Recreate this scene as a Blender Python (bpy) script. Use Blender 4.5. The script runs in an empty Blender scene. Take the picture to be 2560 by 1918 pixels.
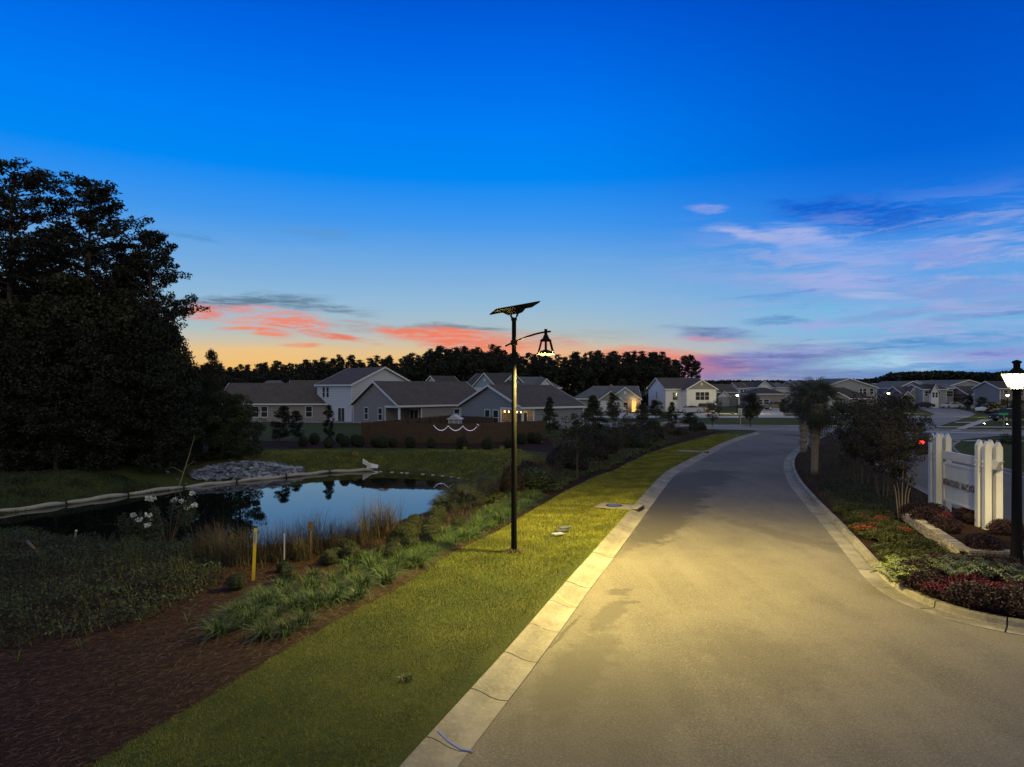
import bpy, math, random
import numpy as np
from mathutils import Vector, Matrix, Quaternion

random.seed(7)
rng = np.random.default_rng(11)
R = math.radians
F, HZ, CH = 1707.0, 970.0, 5.0       # focal length in photo pixels, horizon row, eye height in metres
scene = bpy.context.scene
COL = scene.collection

# ------------------------------------------------------------------ camera
cam_d = bpy.data.cameras.new('camera')
cam_d.sensor_width = 36.0
cam_d.lens = 36.0 * F / 2560.0
cam_d.shift_y = 11.0 / 2560.0
cam_d.clip_start, cam_d.clip_end = 0.1, 5000
cam = bpy.data.objects.new('camera', cam_d)
cam.location = (0, 0, CH)
cam.rotation_euler = (R(90), 0, 0)
COL.objects.link(cam)
scene.camera = cam
vs = scene.view_settings
vs.view_transform = 'Standard'; vs.look = 'None'; vs.exposure = 0.0; vs.gamma = 1.0; vs.use_curve_mapping = False

def s2l(c):
    return tuple(((v / 255.0) / 12.92 if v / 255.0 <= 0.04045 else ((v / 255.0 + 0.055) / 1.055) ** 2.4) for v in c)

class NT:
    """small helper to write node trees"""
    def __init__(s, nt):
        s.nt = nt; nt.nodes.clear()
    def n(s, t, ins=None, **kw):
        nd = s.nt.nodes.new(t)
        for k, v in kw.items(): setattr(nd, k, v)
        for k, v in (ins or {}).items():
            sock = nd.inputs[k]
            if hasattr(v, 'is_output') or isinstance(v, bpy.types.NodeSocket): s.nt.links.new(v, sock)
            else: sock.default_value = v
        return nd
    def m(s, op, a, b=None, c=None, clamp=False):
        ins = {0: a}
        if b is not None: ins[1] = b
        if c is not None: ins[2] = c
        nd = s.n('ShaderNodeMath', ins, operation=op); nd.use_clamp = clamp
        return nd.outputs[0]
    def mr(s, v, a, b, c=0.0, d=1.0, smooth=True):
        nd = s.n('ShaderNodeMapRange', {0: v, 1: a, 2: b, 3: c, 4: d})
        nd.interpolation_type = 'SMOOTHSTEP' if smooth else 'LINEAR'
        return nd.outputs[0]
    def mix(s, f, a, b, blend='MIX'):
        nd = s.n('ShaderNodeMix', data_type='RGBA', blend_type=blend)
        for k, v in ((0, f), (6, a), (7, b)):
            if isinstance(v, bpy.types.NodeSocket): s.nt.links.new(v, nd.inputs[k])
            else: nd.inputs[k].default_value = v if k == 0 else (tuple(v) + (1,))[:4]
        return nd.outputs[2]
    def ramp(s, f, stops):
        nd = s.n('ShaderNodeValToRGB', {0: f}); cr = nd.color_ramp
        while len(cr.elements) > 1: cr.elements.remove(cr.elements[0])
        cr.elements[0].position = stops[0][0]; cr.elements[0].color = tuple(stops[0][1]) + (1,)
        for p, c in stops[1:]:
            e = cr.elements.new(p); e.color = tuple(c) + (1,)
        return nd.outputs[0]
    def noise(s, vec, scale, detail=3, rough=0.55, dist=0.0):
        return s.n('ShaderNodeTexNoise', {'Vector': vec, 'Scale': scale, 'Detail': detail, 'Roughness': rough, 'Distortion': dist})

# ------------------------------------------------------------------ world: dusk sky with thin lit cloud, paled out of view as ambient fill
SKY_STRENGTH = 1.0
world = bpy.data.worlds.new('World'); scene.world = world; world.use_nodes = True
W = NT(world.node_tree)
tc = W.n('ShaderNodeTexCoord').outputs['Generated']
sep = W.n('ShaderNodeSeparateXYZ', {0: tc})
dx, dy, dz = sep.outputs
el = W.m('MULTIPLY', W.m('ARCSINE', W.m('MAXIMUM', dz, 0.0)), 180 / math.pi)
az = W.m('MULTIPLY', W.m('ARCTAN2', dx, dy), 180 / math.pi)
frac = W.m('SQRT', W.m('DIVIDE', el, 90.0))
def stops(l): return [(math.sqrt(e / 90.0), s2l(c)) for e, c in l]
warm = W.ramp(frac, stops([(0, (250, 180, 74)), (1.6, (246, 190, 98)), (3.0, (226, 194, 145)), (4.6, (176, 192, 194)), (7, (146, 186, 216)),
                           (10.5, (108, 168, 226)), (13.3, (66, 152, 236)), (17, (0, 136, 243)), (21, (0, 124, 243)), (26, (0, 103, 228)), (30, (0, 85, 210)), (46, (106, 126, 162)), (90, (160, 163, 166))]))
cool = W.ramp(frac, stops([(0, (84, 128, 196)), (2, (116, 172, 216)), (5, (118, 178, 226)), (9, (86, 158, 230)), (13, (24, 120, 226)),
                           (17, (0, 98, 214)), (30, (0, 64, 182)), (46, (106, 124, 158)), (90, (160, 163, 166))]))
back = W.ramp(frac, stops([(0, (164, 158, 154)), (5, (206, 198, 190)), (14, (204, 202, 200)), (28, (190, 190, 190)), (50, (166, 168, 170)), (90, (160, 163, 166))]))  # unseen sky behind and overhead, made pale and neutral to lift ambient light
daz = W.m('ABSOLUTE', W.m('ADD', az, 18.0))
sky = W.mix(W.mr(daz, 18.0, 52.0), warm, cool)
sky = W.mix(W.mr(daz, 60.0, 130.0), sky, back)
# coordinates in degrees, gently warped by noise, for the clouds
P0 = W.n('ShaderNodeCombineXYZ', {0: az, 1: el}).outputs[0]
st = W.n('ShaderNodeMapping', {'Vector': P0, 'Scale': (0.075, 0.5, 1.0), 'Rotation': (0, 0, R(-2))}).outputs[0]
nA = W.noise(st, 1.1, 7, 0.62, 0.6)
nB = W.noise(W.n('ShaderNodeMapping', {'Vector': P0, 'Scale': (0.30, 2.3, 1.0), 'Rotation': (0, 0, R(3)), 'Location': (3, 7, 0)}).outputs[0], 1.5, 9, 0.72, 0.5)
warp = W.n('ShaderNodeVectorMath', {0: nA.outputs['Color'], 1: (0.5, 0.5, 0.5)}, operation='SUBTRACT').outputs[0]
warp = W.n('ShaderNodeVectorMath', {0: warp, 1: (7.0, 2.6, 0)}, operation='MULTIPLY').outputs[0]
PW = W.n('ShaderNodeVectorMath', {0: P0, 1: warp}, operation='ADD').outputs[0]
fine = W.mr(nB.outputs[0], 0.40, 0.54)
def blob(sky, px, py, wx, wy, tilt, col, a, tex=1.0):
    """one thin cloud: centre and half-size read off in photo pixels, turned into a direction of the sky"""
    A = math.degrees(math.atan((px - 1280) / F)); E = math.degrees(math.atan((HZ - py) / F * math.cos(R(A))))
    k = math.cos(R(A)) * 180 / math.pi / F
    mp = W.n('ShaderNodeMapping', {'Vector': PW, 'Location': (A, E, 0), 'Rotation': (0, 0, R(tilt)), 'Scale': (wx * k, wy * k, 1)}, vector_type='TEXTURE').outputs[0]
    d = W.n('ShaderNodeVectorMath', {0: mp}, operation='LENGTH').outputs['Value']
    f = W.mr(d, 1.25, 0.35)
    if tex > 0: f = W.m('MULTIPLY', f, W.m('ADD', W.m('MULTIPLY', fine, tex), 1 - tex))
    return W.mix(W.m('MULTIPLY', f, a), sky, s2l(col))
for b in [
    # left: salmon strips under slate tops, over the sunset
    (610, 748, 190, 18, 4, (92, 122, 146), 0.95, .6), (800, 762, 160, 15, -6, (108, 134, 156), 0.8, .7), (520, 772, 70, 17, 4, (232, 128, 104), .95, .6),
    (690, 772, 120, 12, -4, (226, 138, 120), .8, .8), (640, 800, 110, 16, -2, (236, 150, 128), .7, .7),
    (750, 806, 100, 22, -6, (238, 134, 108), .9, .85), (665, 828, 70, 12, -4, (242, 130, 96), .95, .6), (840, 838, 90, 14, -6, (230, 122, 98), .95, .6),
    (905, 812, 90, 16, -2, (178, 156, 152), .6, .8), (590, 822, 50, 6, 0, (242, 134, 100), .85, .4), (750, 862, 50, 7, 0, (240, 140, 104), .9, .4), (640, 880, 190, 22, 0, (248, 196, 120), .4, .3),
    # centre: broad salmon sheet behind the lamp with a dark lip
    (1140, 822, 165, 17, -1, (112, 126, 142), .8, .5), (1100, 844, 150, 26, -7, (241, 126, 96), .95, .55), (1210, 868, 170, 34, -6, (241, 128, 100), .85, .65), (1010, 826, 70, 10, -3, (240, 126, 94), .9, .4),
    (1330, 852, 150, 20, -2, (222, 140, 118), .6, .7), (1360, 890, 180, 26, 0, (240, 168, 134), .6, .6), (1480, 838, 160, 20, 0, (168, 176, 178), .5, .8), (1640, 905, 170, 34, -2, (238, 124, 108), .85, .45), (1560, 880, 120, 16, -4, (238, 140, 118), .7, .6),
    # right of the lamp: small slate cloud, pink below
    (1800, 826, 100, 17, -3, (86, 104, 156), .95, .4), (1790, 842, 90, 9, -3, (204, 138, 158), .85, .5), (1700, 815, 90, 12, 0, (136, 156, 188), .5, .7),
    # low violet bank on the right, pink at its left end
    (1900, 905, 230, 34, 2, (104, 124, 186), .95, .35), (1760, 920, 140, 34, 2, (206, 124, 140), .85, .4), (1870, 905, 170, 22, 3, (112, 116, 176), .9, .5), (2200, 845, 160, 10, 4, (178, 208, 228), .8, .6), (2340, 905, 180, 9, 2, (190, 210, 228), .8, .6), (2090, 640, 170, 12, -14, (170, 182, 230), .9, .5), (2420, 600, 160, 10, -6, (150, 170, 228), .8, .5), (1920, 700, 260, 26, -6, (140, 168, 222), .6, .6), (2030, 520, 160, 12, -10, (20, 100, 214), .6, .5), (1950, 940, 330, 18, 0, (96, 124, 186), .7, .4),
    (2060, 875, 200, 12, -8, (120, 134, 188), .6, .8),
    # high lavender streaks
    (1735, 520, 48, 10, -4, (132, 156, 228), .85, .3), (1880, 590, 130, 18, -14, (166, 180, 230), .95, .45), (2010, 590, 110, 24, -12, (160, 178, 234), .95, .45), (2150, 630, 280, 36, -8, (124, 166, 234), .9, .5), (2380, 640, 120, 30, -4, (136, 158, 224), .85, .5),
    (2110, 695, 150, 30, -3, (158, 174, 228), .95, .45), (2160, 730, 90, 8, -6, (176, 190, 228), .8, .4), (2420, 720, 240, 40, 0, (134, 158, 218), .8, .6),
    (2160, 530, 230, 40, -8, (0, 80, 196), .6, .5), (2300, 780, 240, 16, 4, (128, 138, 206), .95, .5), (2480, 790, 160, 18, 8, (62, 104, 190), .8, .5),
    (2150, 800, 420, 60, 0, (124, 190, 228), .5, .8), (2330, 850, 240, 30, 0, (84, 138, 204), .6, .8), (2250, 900, 260, 14, 3, (160, 208, 232), .7, .6), (2470, 890, 160, 22, 2, (138, 134, 206), .8, .5), (2420, 930, 220, 14, 0, (62, 118, 196), .7, .5),
    (480, 590, 80, 8, -8, (70, 140, 200), .5, .6), (760, 585, 120, 22, -6, (92, 150, 206), .5, .8), (1960, 800, 90, 9, -3, (72, 130, 190), .6, .5), (1750, 680, 200, 40, 0, (130, 170, 222), .3, .8)]:
    sky = blob(sky, *b)
veil = W.m('MULTIPLY', W.mr(nA.outputs[0], 0.5, 0.75), W.mr(el, 15.0, 6.0))
sky = W.mix(W.m('MULTIPLY', veil, 0.16), sky, s2l((176, 186, 214)))
cir = W.noise(W.n('ShaderNodeMapping', {'Vector': PW, 'Scale': (0.07, 0.62, 1.0), 'Rotation': (0, 0, R(7)), 'Location': (1.7, .4, 0)}).outputs[0], 1.6, 8, .66, .9).outputs[0]
cm = W.m('MULTIPLY', W.m('MULTIPLY', W.mr(cir, .44, .66), W.mr(az, 8.0, 26.0)), W.m('MULTIPLY', W.mr(el, 15.0, 9.0), W.mr(el, .6, 3.0)))
sky = W.mix(W.m('MULTIPLY', cm, .85), sky, s2l((158, 172, 222)))
cm2 = W.m('MULTIPLY', W.m('MULTIPLY', W.mr(cir, .42, .26), W.mr(az, 12.0, 28.0)), W.m('MULTIPLY', W.mr(el, 13.0, 8.0), W.mr(el, .4, 2.0)))
sky = W.mix(W.m('MULTIPLY', cm2, .7), sky, s2l((52, 108, 196)))
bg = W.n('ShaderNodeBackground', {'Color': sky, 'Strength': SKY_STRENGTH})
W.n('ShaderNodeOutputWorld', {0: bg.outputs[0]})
world.cycles.sampling_method = 'MANUAL'; world.cycles.sample_map_resolution = 512
scene.cycles.use_denoising = True
scene.cycles.max_bounces = 5; scene.cycles.diffuse_bounces = 2; scene.cycles.glossy_bounces = 3; scene.cycles.transparent_max_bounces = 8
scene.cycles.sample_clamp_indirect = 4.0

# ------------------------------------------------------------------ basic helpers
def at(px, py, z=0.0):
    """ground point seen at a photo pixel, lying at height z"""
    Y = (CH - z) * F / (py - HZ)
    return ((px - 1280) / F * Y, Y)
def atY(px, Y): return (px - 1280) / F * Y
def zat(py, Y): return CH - (py - HZ) / F * Y

def tag(o, label=None, cat=None, group=None, kind=None):
    if label: o['label'] = label
    if cat: o['category'] = cat
    if group: o['group'] = group
    if kind: o['kind'] = kind
    return o
def link(o, parent=None):
    COL.objects.link(o)
    if parent is not None: o.parent = parent
    return o
def empty(name, loc=(0, 0, 0), rz=0.0, label=None, cat=None, group=None, kind=None, parent=None):
    o = bpy.data.objects.new(name, None); o.empty_display_size = 0.2
    o.location = loc; o.rotation_euler = (0, 0, rz)
    link(o, parent); return tag(o, label, cat, group, kind)
def mobj(name, me, parent=None, loc=None, rz=None, **k):
    o = bpy.data.objects.new(name, me)
    if loc is not None: o.location = loc
    if rz is not None: o.rotation_euler = (0, 0, rz)
    link(o, parent); return tag(o, **k)
def copy_tree(o, parent=None):
    c = o.copy(); COL.objects.link(c)
    if parent is not None: c.parent = parent
    for ch in [x for x in o.children]: copy_tree(ch, c)
    return c
def rot2(p, a):
    c, s = math.cos(a), math.sin(a); return (p[0] * c - p[1] * s, p[0] * s + p[1] * c)

def tri_mesh(name, V, T, mat, smooth=False):
    me = bpy.data.meshes.new(name)
    V = np.asarray(V, np.float32); T = np.asarray(T, np.int32)
    me.vertices.add(len(V)); me.vertices.foreach_set('co', V.ravel())
    me.loops.add(T.size); me.loops.foreach_set('vertex_index', T.ravel())
    me.polygons.add(len(T)); me.polygons.foreach_set('loop_start', np.arange(0, T.size, T.shape[1], dtype=np.int32))
    me.update(calc_edges=True)
    if mat: me.materials.append(mat)
    if smooth: me.polygons.foreach_set('use_smooth', [True] * len(T))
    return me

class MB:
    """collects simple solids into one mesh"""
    def __init__(s): s.v = []; s.f = []
    def quadbox(s, P):   # 8 points: bottom ring 4, top ring 4
        b = len(s.v); s.v += [tuple(p) for p in P]
        s.f += [(b, b+3, b+2, b+1), (b+4, b+5, b+6, b+7), (b, b+1, b+5, b+4), (b+1, b+2, b+6, b+5), (b+2, b+3, b+7, b+6), (b+3, b, b+4, b+7)]
        return s
    def box(s, x0, x1, y0, y1, z0, z1):
        return s.quadbox([(x0, y0, z0), (x1, y0, z0), (x1, y1, z0), (x0, y1, z0), (x0, y0, z1), (x1, y0, z1), (x1, y1, z1), (x0, y1, z1)])
    def tube(s, pts, rad, n=8, caps=True):
        pts = [Vector(p) for p in pts]; rad = rad if hasattr(rad, '__len__') else [rad] * len(pts)
        b = len(s.v)
        for i, p in enumerate(pts):
            d = (pts[min(i+1, len(pts)-1)] - pts[max(i-1, 0)]).normalized()
            up = Vector((0, 0, 1)) if abs(d.z) < 0.9 else Vector((1, 0, 0))
            a = d.cross(up).normalized(); c = d.cross(a)
            for k in range(n):
                t = 2 * math.pi * k / n
                s.v.append(tuple(p + (a * math.cos(t) + c * math.sin(t)) * rad[i]))
        for i in range(len(pts) - 1):
            for k in range(n):
                s.f.append((b+i*n+k, b+i*n+(k+1) % n, b+(i+1)*n+(k+1) % n, b+(i+1)*n+k))
        if caps:
            s.f.append(tuple(b+k for k in range(n))[::-1]); e = b+(len(pts)-1)*n; s.f.append(tuple(e+k for k in range(n)))
        return s
    def prism(s, poly, z0, z1):   # vertical prism
        b = len(s.v); n = len(poly)
        s.v += [(p[0], p[1], z0) for p in poly] + [(p[0], p[1], z1) for p in poly]
        s.f += [tuple(range(b+n-1, b-1, -1)), tuple(range(b+n, b+2*n))]
        s.f += [(b+i, b+(i+1) % n, b+n+(i+1) % n, b+n+i) for i in range(n)]
        return s
    def extr(s, poly3, off):      # polygon in space, pushed by a vector
        b = len(s.v); n = len(poly3); off = Vector(off)
        s.v += [tuple(p) for p in poly3] + [tuple(Vector(p) + off) for p in poly3]
        s.f += [tuple(range(b+n-1, b-1, -1)), tuple(range(b+n, b+2*n))]
        s.f += [(b+i, b+(i+1) % n, b+n+(i+1) % n, b+n+i) for i in range(n)]
        return s
    def mesh(s, name, mat, smooth=False):
        me = bpy.data.meshes.new(name); me.from_pydata(s.v, [], s.f); me.update()
        if mat: me.materials.append(mat)
        if smooth: me.polygons.foreach_set('use_smooth', [True] * len(me.polygons))
        return me
    def build(s, name, mat, parent=None, smooth=False, **k):
        return mobj(name, s.mesh(name, mat, smooth), parent, **k)

# ------------------------------------------------------------------ materials
def newmat(name):
    m = bpy.data.materials.new(name); m.use_nodes = True; return m, NT(m.node_tree)
def finish(N, col, rough=0.7, bump=None, bstr=0.3, bdist=0.02, spec=0.4, metal=0.0, extra=None):
    ins = {'Base Color': col, 'Roughness': rough, 'Specular IOR Level': spec, 'Metallic': metal}
    if bump is not None:
        ins['Normal'] = N.n('ShaderNodeBump', {'Height': bump, 'Strength': bstr, 'Distance': bdist}).outputs[0]
    b = N.n('ShaderNodeBsdfPrincipled', ins)
    for k, v in (extra or {}).items(): b.inputs[k].default_value = v
    N.n('ShaderNodeOutputMaterial', {0: b.outputs[0]}); return b
def rgba(c): return tuple(c[:3]) + (1,)
def mat_plain(name, c, rough=0.6, var=0.12, scale=6.0, spec=0.4, metal=0.0, bump=0.0):
    m, N = newmat(name)
    p = N.n('ShaderNodeNewGeometry').outputs['Position']
    nz = N.noise(p, scale, 4).outputs[0]
    col = N.mix(nz, tuple(v * (1 - var * 1.6) for v in c), tuple(v * (1 + var * 1.6) for v in c))
    finish(N, col, rough, nz if bump else None, bump, 0.02, spec, metal); return m
def mat_leaf(name, cols, scale=0.7, rough=0.65, spec=0.25, pos=True):
    m, N = newmat(name)
    g = N.n('ShaderNodeNewGeometry')
    r = g.outputs['Random Per Island']
    n = len(cols)
    c = N.ramp(r, [(i / max(1, n - 1), cols[i]) for i in range(n)])
    if pos:
        nz = N.mr(N.noise(g.outputs['Position'], scale, 2).outputs[0], 0.3, 0.7, 0.62, 1.3)
        c = N.mix(1.0, c, N.n('ShaderNodeCombineXYZ', {0: nz, 1: nz, 2: nz}).outputs[0], 'MULTIPLY')
    finish(N, c, rough, spec=spec); return m
def mat_emit(name, c, s):
    m, N = newmat(name)
    e = N.n('ShaderNodeEmission', {'Color': rgba(c), 'Strength': s})
    N.n('ShaderNodeOutputMaterial', {0: e.outputs[0]}); return m
def mat_siding(name, c, lap=0.26, var=0.14):
    m, N = newmat(name)
    tcn = N.n('ShaderNodeTexCoord').outputs['Object']
    z = N.n('ShaderNodeSeparateXYZ', {0: tcn}).outputs[2]
    saw = N.m('FRACT', N.m('DIVIDE', z, lap))
    line = N.mr(saw, 0.0, 0.3, 0.0, 1.0)
    st_ = N.n('ShaderNodeMapping', {'Vector': tcn, 'Scale': (0.7, 0.7, 5.5)}).outputs[0]
    nz = N.noise(st_, 1.2, 4, 0.7).outputs[0]
    col = N.mix(nz, tuple(v * (1 - var) for v in c), tuple(v * (1 + var) for v in c))
    col = N.mix(line, tuple(v * 0.5 for v in c), col)  # shadow line of each lap painted into the siding colour
    finish(N, col, 0.6, line, 0.5, 0.02, 0.3); return m
def mat_roof(name, c):
    m, N = newmat(name)
    tcn = N.n('ShaderNodeTexCoord').outputs['Object']
    br = N.n('ShaderNodeTexVoronoi', {'Vector': N.n('ShaderNodeMapping', {'Vector': tcn, 'Scale': (3.0, 3.0, 7.5)}).outputs[0], 'Scale': 1.0})
    nz = N.noise(tcn, 0.6, 3).outputs[0]
    v = N.m('ADD', N.m('MULTIPLY', br.outputs['Color'], 0.5), N.m('MULTIPLY', nz, 0.5))
    col = N.mix(v, tuple(x * 0.6 for x in c), tuple(x * 1.4 for x in c))
    finish(N, col, 0.85, v, 0.5, 0.03, 0.2); return m

M = {}
M['white_trim'] = mat_plain('white_trim', (.62, .63, .63), .5, .05)
M['white_paint'] = mat_plain('white_paint', (.62, .61, .57), .45, .06, 3)
M['black_metal'] = mat_plain('black_metal', (.006, .0055, .005), .75, .1, 8, .12)
M['dark'] = mat_plain('dark_interior', (.02, .02, .022), .8)
M['glass'] = mat_plain('window_glass', (.025, .03, .035), .08, .1, 2, .6)
M['siding_grey'] = mat_siding('siding_grey', (.33, .34, .36))
M['siding_lgrey'] = mat_siding('siding_light_grey', (.56, .58, .60))
M['siding_taupe'] = mat_siding('siding_taupe', (.27, .245, .235))
M['siding_slate'] = mat_siding('siding_slate', (.24, .25, .27))
M['siding_white'] = mat_siding('siding_white', (.76, .77, .76))
M['siding_cream'] = mat_siding('siding_cream', (.58, .54, .44))
M['siding_blue'] = mat_siding('siding_blue', (.26, .34, .40))
M['shake_grey'] = mat_siding('shake_grey', (.26, .26, .26), .22)
M['roof_brown'] = mat_roof('roof_brown', (.085, .07, .062))
M['roof_grey'] = mat_roof('roof_grey', (.11, .115, .12))
M['roof_dark'] = mat_roof('roof_dark', (.06, .052, .05))
M['fence_wood'] = mat_plain('fence_wood', (.078, .052, .034), .85, .25, 2.5, .2, bump=.3)
M['wood_stake'] = mat_plain('wood_stake', (.2, .13, .08), .8, .2, 8)
M['bark'] = mat_plain('bark', (.09, .065, .05), .9, .25, 8, .2, bump=.6)
M['bark_pale'] = mat_plain('bark_pale', (.26, .2, .12), .8, .2, 8, .2, bump=.4)
M['palm_bark'] = mat_plain('palm_bark', (.22, .17, .12), .9, .3, 9, .2, bump=.8)
M['yellow_plastic'] = mat_plain('yellow_plastic', (.85, .58, .03), .4, .05)
M['concrete_far'] = mat_plain('concrete_far', (.38, .36, .33), .85, .12, .8, .2)
M['rubber'] = mat_plain('rubber', (.02, .02, .02), .8)
M['chrome'] = mat_plain('wheel_metal', (.45, .45, .46), .35, .05, 5, .5, .7)

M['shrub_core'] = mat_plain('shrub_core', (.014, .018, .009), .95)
def stone_mat():
    m, N = newmat('riprap_stone')
    g = N.n('ShaderNodeNewGeometry'); r = N.m('FRACT', N.m('ADD', g.outputs['Random Per Island'], N.n('ShaderNodeObjectInfo').outputs['Random']))
    c = N.ramp(r, [(0, (.05, .055, .07)), (.5, (.15, .165, .20)), (1, (.34, .36, .41))])
    finish(N, c, .85, spec=.2); return m
M['stone'] = stone_mat()

def brick_mat():
    m, N = newmat('pale_brick')
    r = N.n('ShaderNodeObjectInfo').outputs['Random']; nz = N.noise(N.n('ShaderNodeNewGeometry').outputs['Position'], 30, 3).outputs[0]
    c = N.ramp(r, [(0, (.26, .21, .15)), (.5, (.44, .38, .28)), (1, (.56, .50, .40))]); c = N.mix(N.mr(nz, .4, .75, 0, .4), c, (.2, .16, .12))
    finish(N, c, .9, nz, .4, .01, .2); return m
M['brick'] = brick_mat()
# ------------------------------------------------------------------ site plan (metres; x right, y away from the eye)
def catmull(pts, step=0.3):
    pts = [np.array(p[:2], float) for p in pts]; out = []
    P = [2 * pts[0] - pts[1]] + pts + [2 * pts[-1] - pts[-2]]
    for i in range(1, len(P) - 2):
        n = max(2, int(np.linalg.norm(P[i+1] - P[i]) / step))
        for k in range(n):
            t = k / n
            out.append(0.5 * ((2*P[i]) + (-P[i-1]+P[i+1])*t + (2*P[i-1]-5*P[i]+4*P[i+1]-P[i+2])*t*t + (-P[i-1]+3*P[i]-3*P[i+1]+P[i+2])*t**3))
    out.append(pts[-1]); a = np.array(out)
    k = int(1.2 / step)
    for _ in range(2):
        b = a.copy()
        for i in range(len(a)):
            w = min(k, i, len(a) - 1 - i); b[i] = a[i-w:i+w+1].mean(0)
        a = b
    return a
def resample(a, step):
    d = np.r_[0, np.cumsum(np.linalg.norm(np.diff(a, axis=0), axis=1))]
    n = max(2, int(d[-1] / step)); t = np.linspace(0, d[-1], n + 1)
    return np.c_[np.interp(t, d, a[:, 0]), np.interp(t, d, a[:, 1])]
def offset(a, o):
    t = np.gradient(a, axis=0); t /= np.linalg.norm(t, axis=1)[:, None] + 1e-9
    return a + np.c_[-t[:, 1], t[:, 0]] * o       # positive = to the left of travel
LE = catmull([(-7.2, -14), (-4.4, -2), (-2.0, 5.2)] + [at(*p) for p in [(1200, 1845), (1367, 1627), (1447, 1512), (1547, 1378), (1605, 1297), (1677, 1200), (1700, 1180), (1743, 1155), (1778, 1136), (1816, 1115), (1854, 1100), (1905, 1086)]])
RE = catmull([(16.6, 11.5), (14.5, 12.2)] + [at(*p) for p in [(2560, 1597), (2349, 1548), (2288, 1530), (2220, 1503), (2173, 1462), (2129, 1405), (2078, 1340), (2048, 1302), (2001, 1249), (1965, 1195), (1960, 1155), (1980, 1130), (2010, 1110), (2048, 1094)]])
EN = catmull([(16.7, 11.9), (16.6, 14), (17.0, 20), (18.4, 27), (20.2, 33), (22.5, 40), (26.5, 50), (32.0, 60), (37.5, 68)])   # exit lane, edge next to the island
EF = catmull([(25.4, 11), (25.6, 14), (26.6, 26), (28.2, 37), (30.6, 46), (35.5, 56), (41, 63.5)])                        # exit lane, far edge
LAWN = catmull([(-9.5, -6), (-7.4, 3)] + [at(*p) for p in [(243, 1918), (428, 1805), (780, 1600), (875, 1537), (976, 1495), (1049, 1442), (1106, 1404), (1201, 1356), (1278, 1317), (1343, 1274), (1477, 1200), (1533, 1180), (1632, 1133), (1766, 1093), (1827, 1080)]])
ZW = -1.1
POND = catmull([at(*p, ZW) for p in [(0, 1287), (150, 1265), (300, 1243), (430, 1225), (560, 1208), (700, 1195), (850, 1180), (948, 1174), (1050, 1181), (1130, 1192), (1195, 1208), (1178, 1228), (1120, 1265), (1050, 1285), (972, 1312), (850, 1350), (700, 1385), (560, 1392), (450, 1380), (200, 1362), (0, 1345)]] + [(-30, 26), (-42, 28), (-42, 31.5), at(0, 1287, ZW)])[:-1]

def sdpoly(x, y, poly):
    """signed distance to a closed polygon, negative inside"""
    x = np.asarray(x, float); y = np.asarray(y, float); sh = x.shape; x = x.ravel(); y = y.ravel()
    d = np.full(x.shape, 1e9); ins = np.zeros(x.shape, bool); n = len(poly)
    for i in range(n):
        ax, ay = poly[i]; bx, by = poly[(i+1) % n]; ex, ey = bx-ax, by-ay
        L = ex*ex + ey*ey + 1e-12
        t = np.clip(((x-ax)*ex + (y-ay)*ey) / L, 0, 1)
        d = np.minimum(d, (x-ax-t*ex)**2 + (y-ay-t*ey)**2)
        c = (ay > y) != (by > y)
        with np.errstate(divide='ignore', invalid='ignore'):
            ins ^= c & (x < ex * (y-ay) / (ey if abs(ey) > 1e-12 else 1e-12) + ax)
    d = np.sqrt(d); return np.where(ins, -d, d).reshape(sh)
def thin(a, s): return resample(a, s)
pondS = thin(POND, 1.2); leS = thin(LE, 1.0); reS = thin(RE, 0.8); enS = thin(EN, 1.5); efS = thin(EF, 1.5); lawnS = thin(LAWN, 0.8)
ROADP = np.vstack([leS, [(34, 76)], reS[::-1], [(40, -14)]])
EXITP = np.vstack([efS, enS[::-1]])
BED = np.vstack([lawnS, [(20, 84), (8, 78), (2.4, 66), (3.2, 56), (3.6, 48), (2.0, 43.5), (-0.6, 38.5), (-4.0, 33), (-5.5, 30), (-7.2, 26.6), (-9.5, 24.5), (-12, 24), (-24, 26.5), (-45, 25), (-45, -6)]])
STRIP = np.array([(-60, 54), (-26, 55.5), (-10, 56), (0, 55.5), (4.5, 50), (8, 60), (6, 72), (-4, 63), (-14, 63.5), (-26, 64), (-60, 64)])
FOREST = np.array([(-90, 37.5), (-34, 38.5), (-27, 41), (-21, 45.5), (-20, 50), (-24, 58), (-30, 80), (-90, 90)])
ISLAND = np.vstack([reS[::1], [(34.5, 72)], enS[::-1]])
def ss(a, b, v):
    t = np.clip((v - a) / (b - a), 0, 1); return t * t * (3 - 2 * t)
def ground(x, y):
    x = np.asarray(x, float); y = np.asarray(y, float)
    dp = sdpoly(x, y, pondS)
    z = 0.06 + (ZW - 0.06) * (1 - ss(-0.3, 4.6, dp)) - 0.6 * ss(0, -1.5, dp)
    z = z + 0.035 * np.sin(x * 0.7 + y * 0.31) * np.sin(y * 0.53 - x * 0.21) * ss(1, 4, dp) * ss(6, 14, y) * (1 - ss(56, 70, y))
    dr = np.minimum(sdpoly(x, y, ROADP), sdpoly(x, y, EXITP))
    near = 1 - ss(62, 72, y)
    flat = ss(1.6, 0.7, dr)
    z = z * (1 - flat) + 0.085 * flat
    z = z - (0.26) * ss(0.95, 0.6, dr) * near
    di = sdpoly(x, y, ISLAND)
    z = z + 0.05 * ss(-0.7, -1.2, di) * near
    return z
def gz(x, y): return float(ground(np.array([x]), np.array([y]))[0])
def rz(y): return 0.10 * ss(60, 72, np.asarray(y, float))

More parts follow.
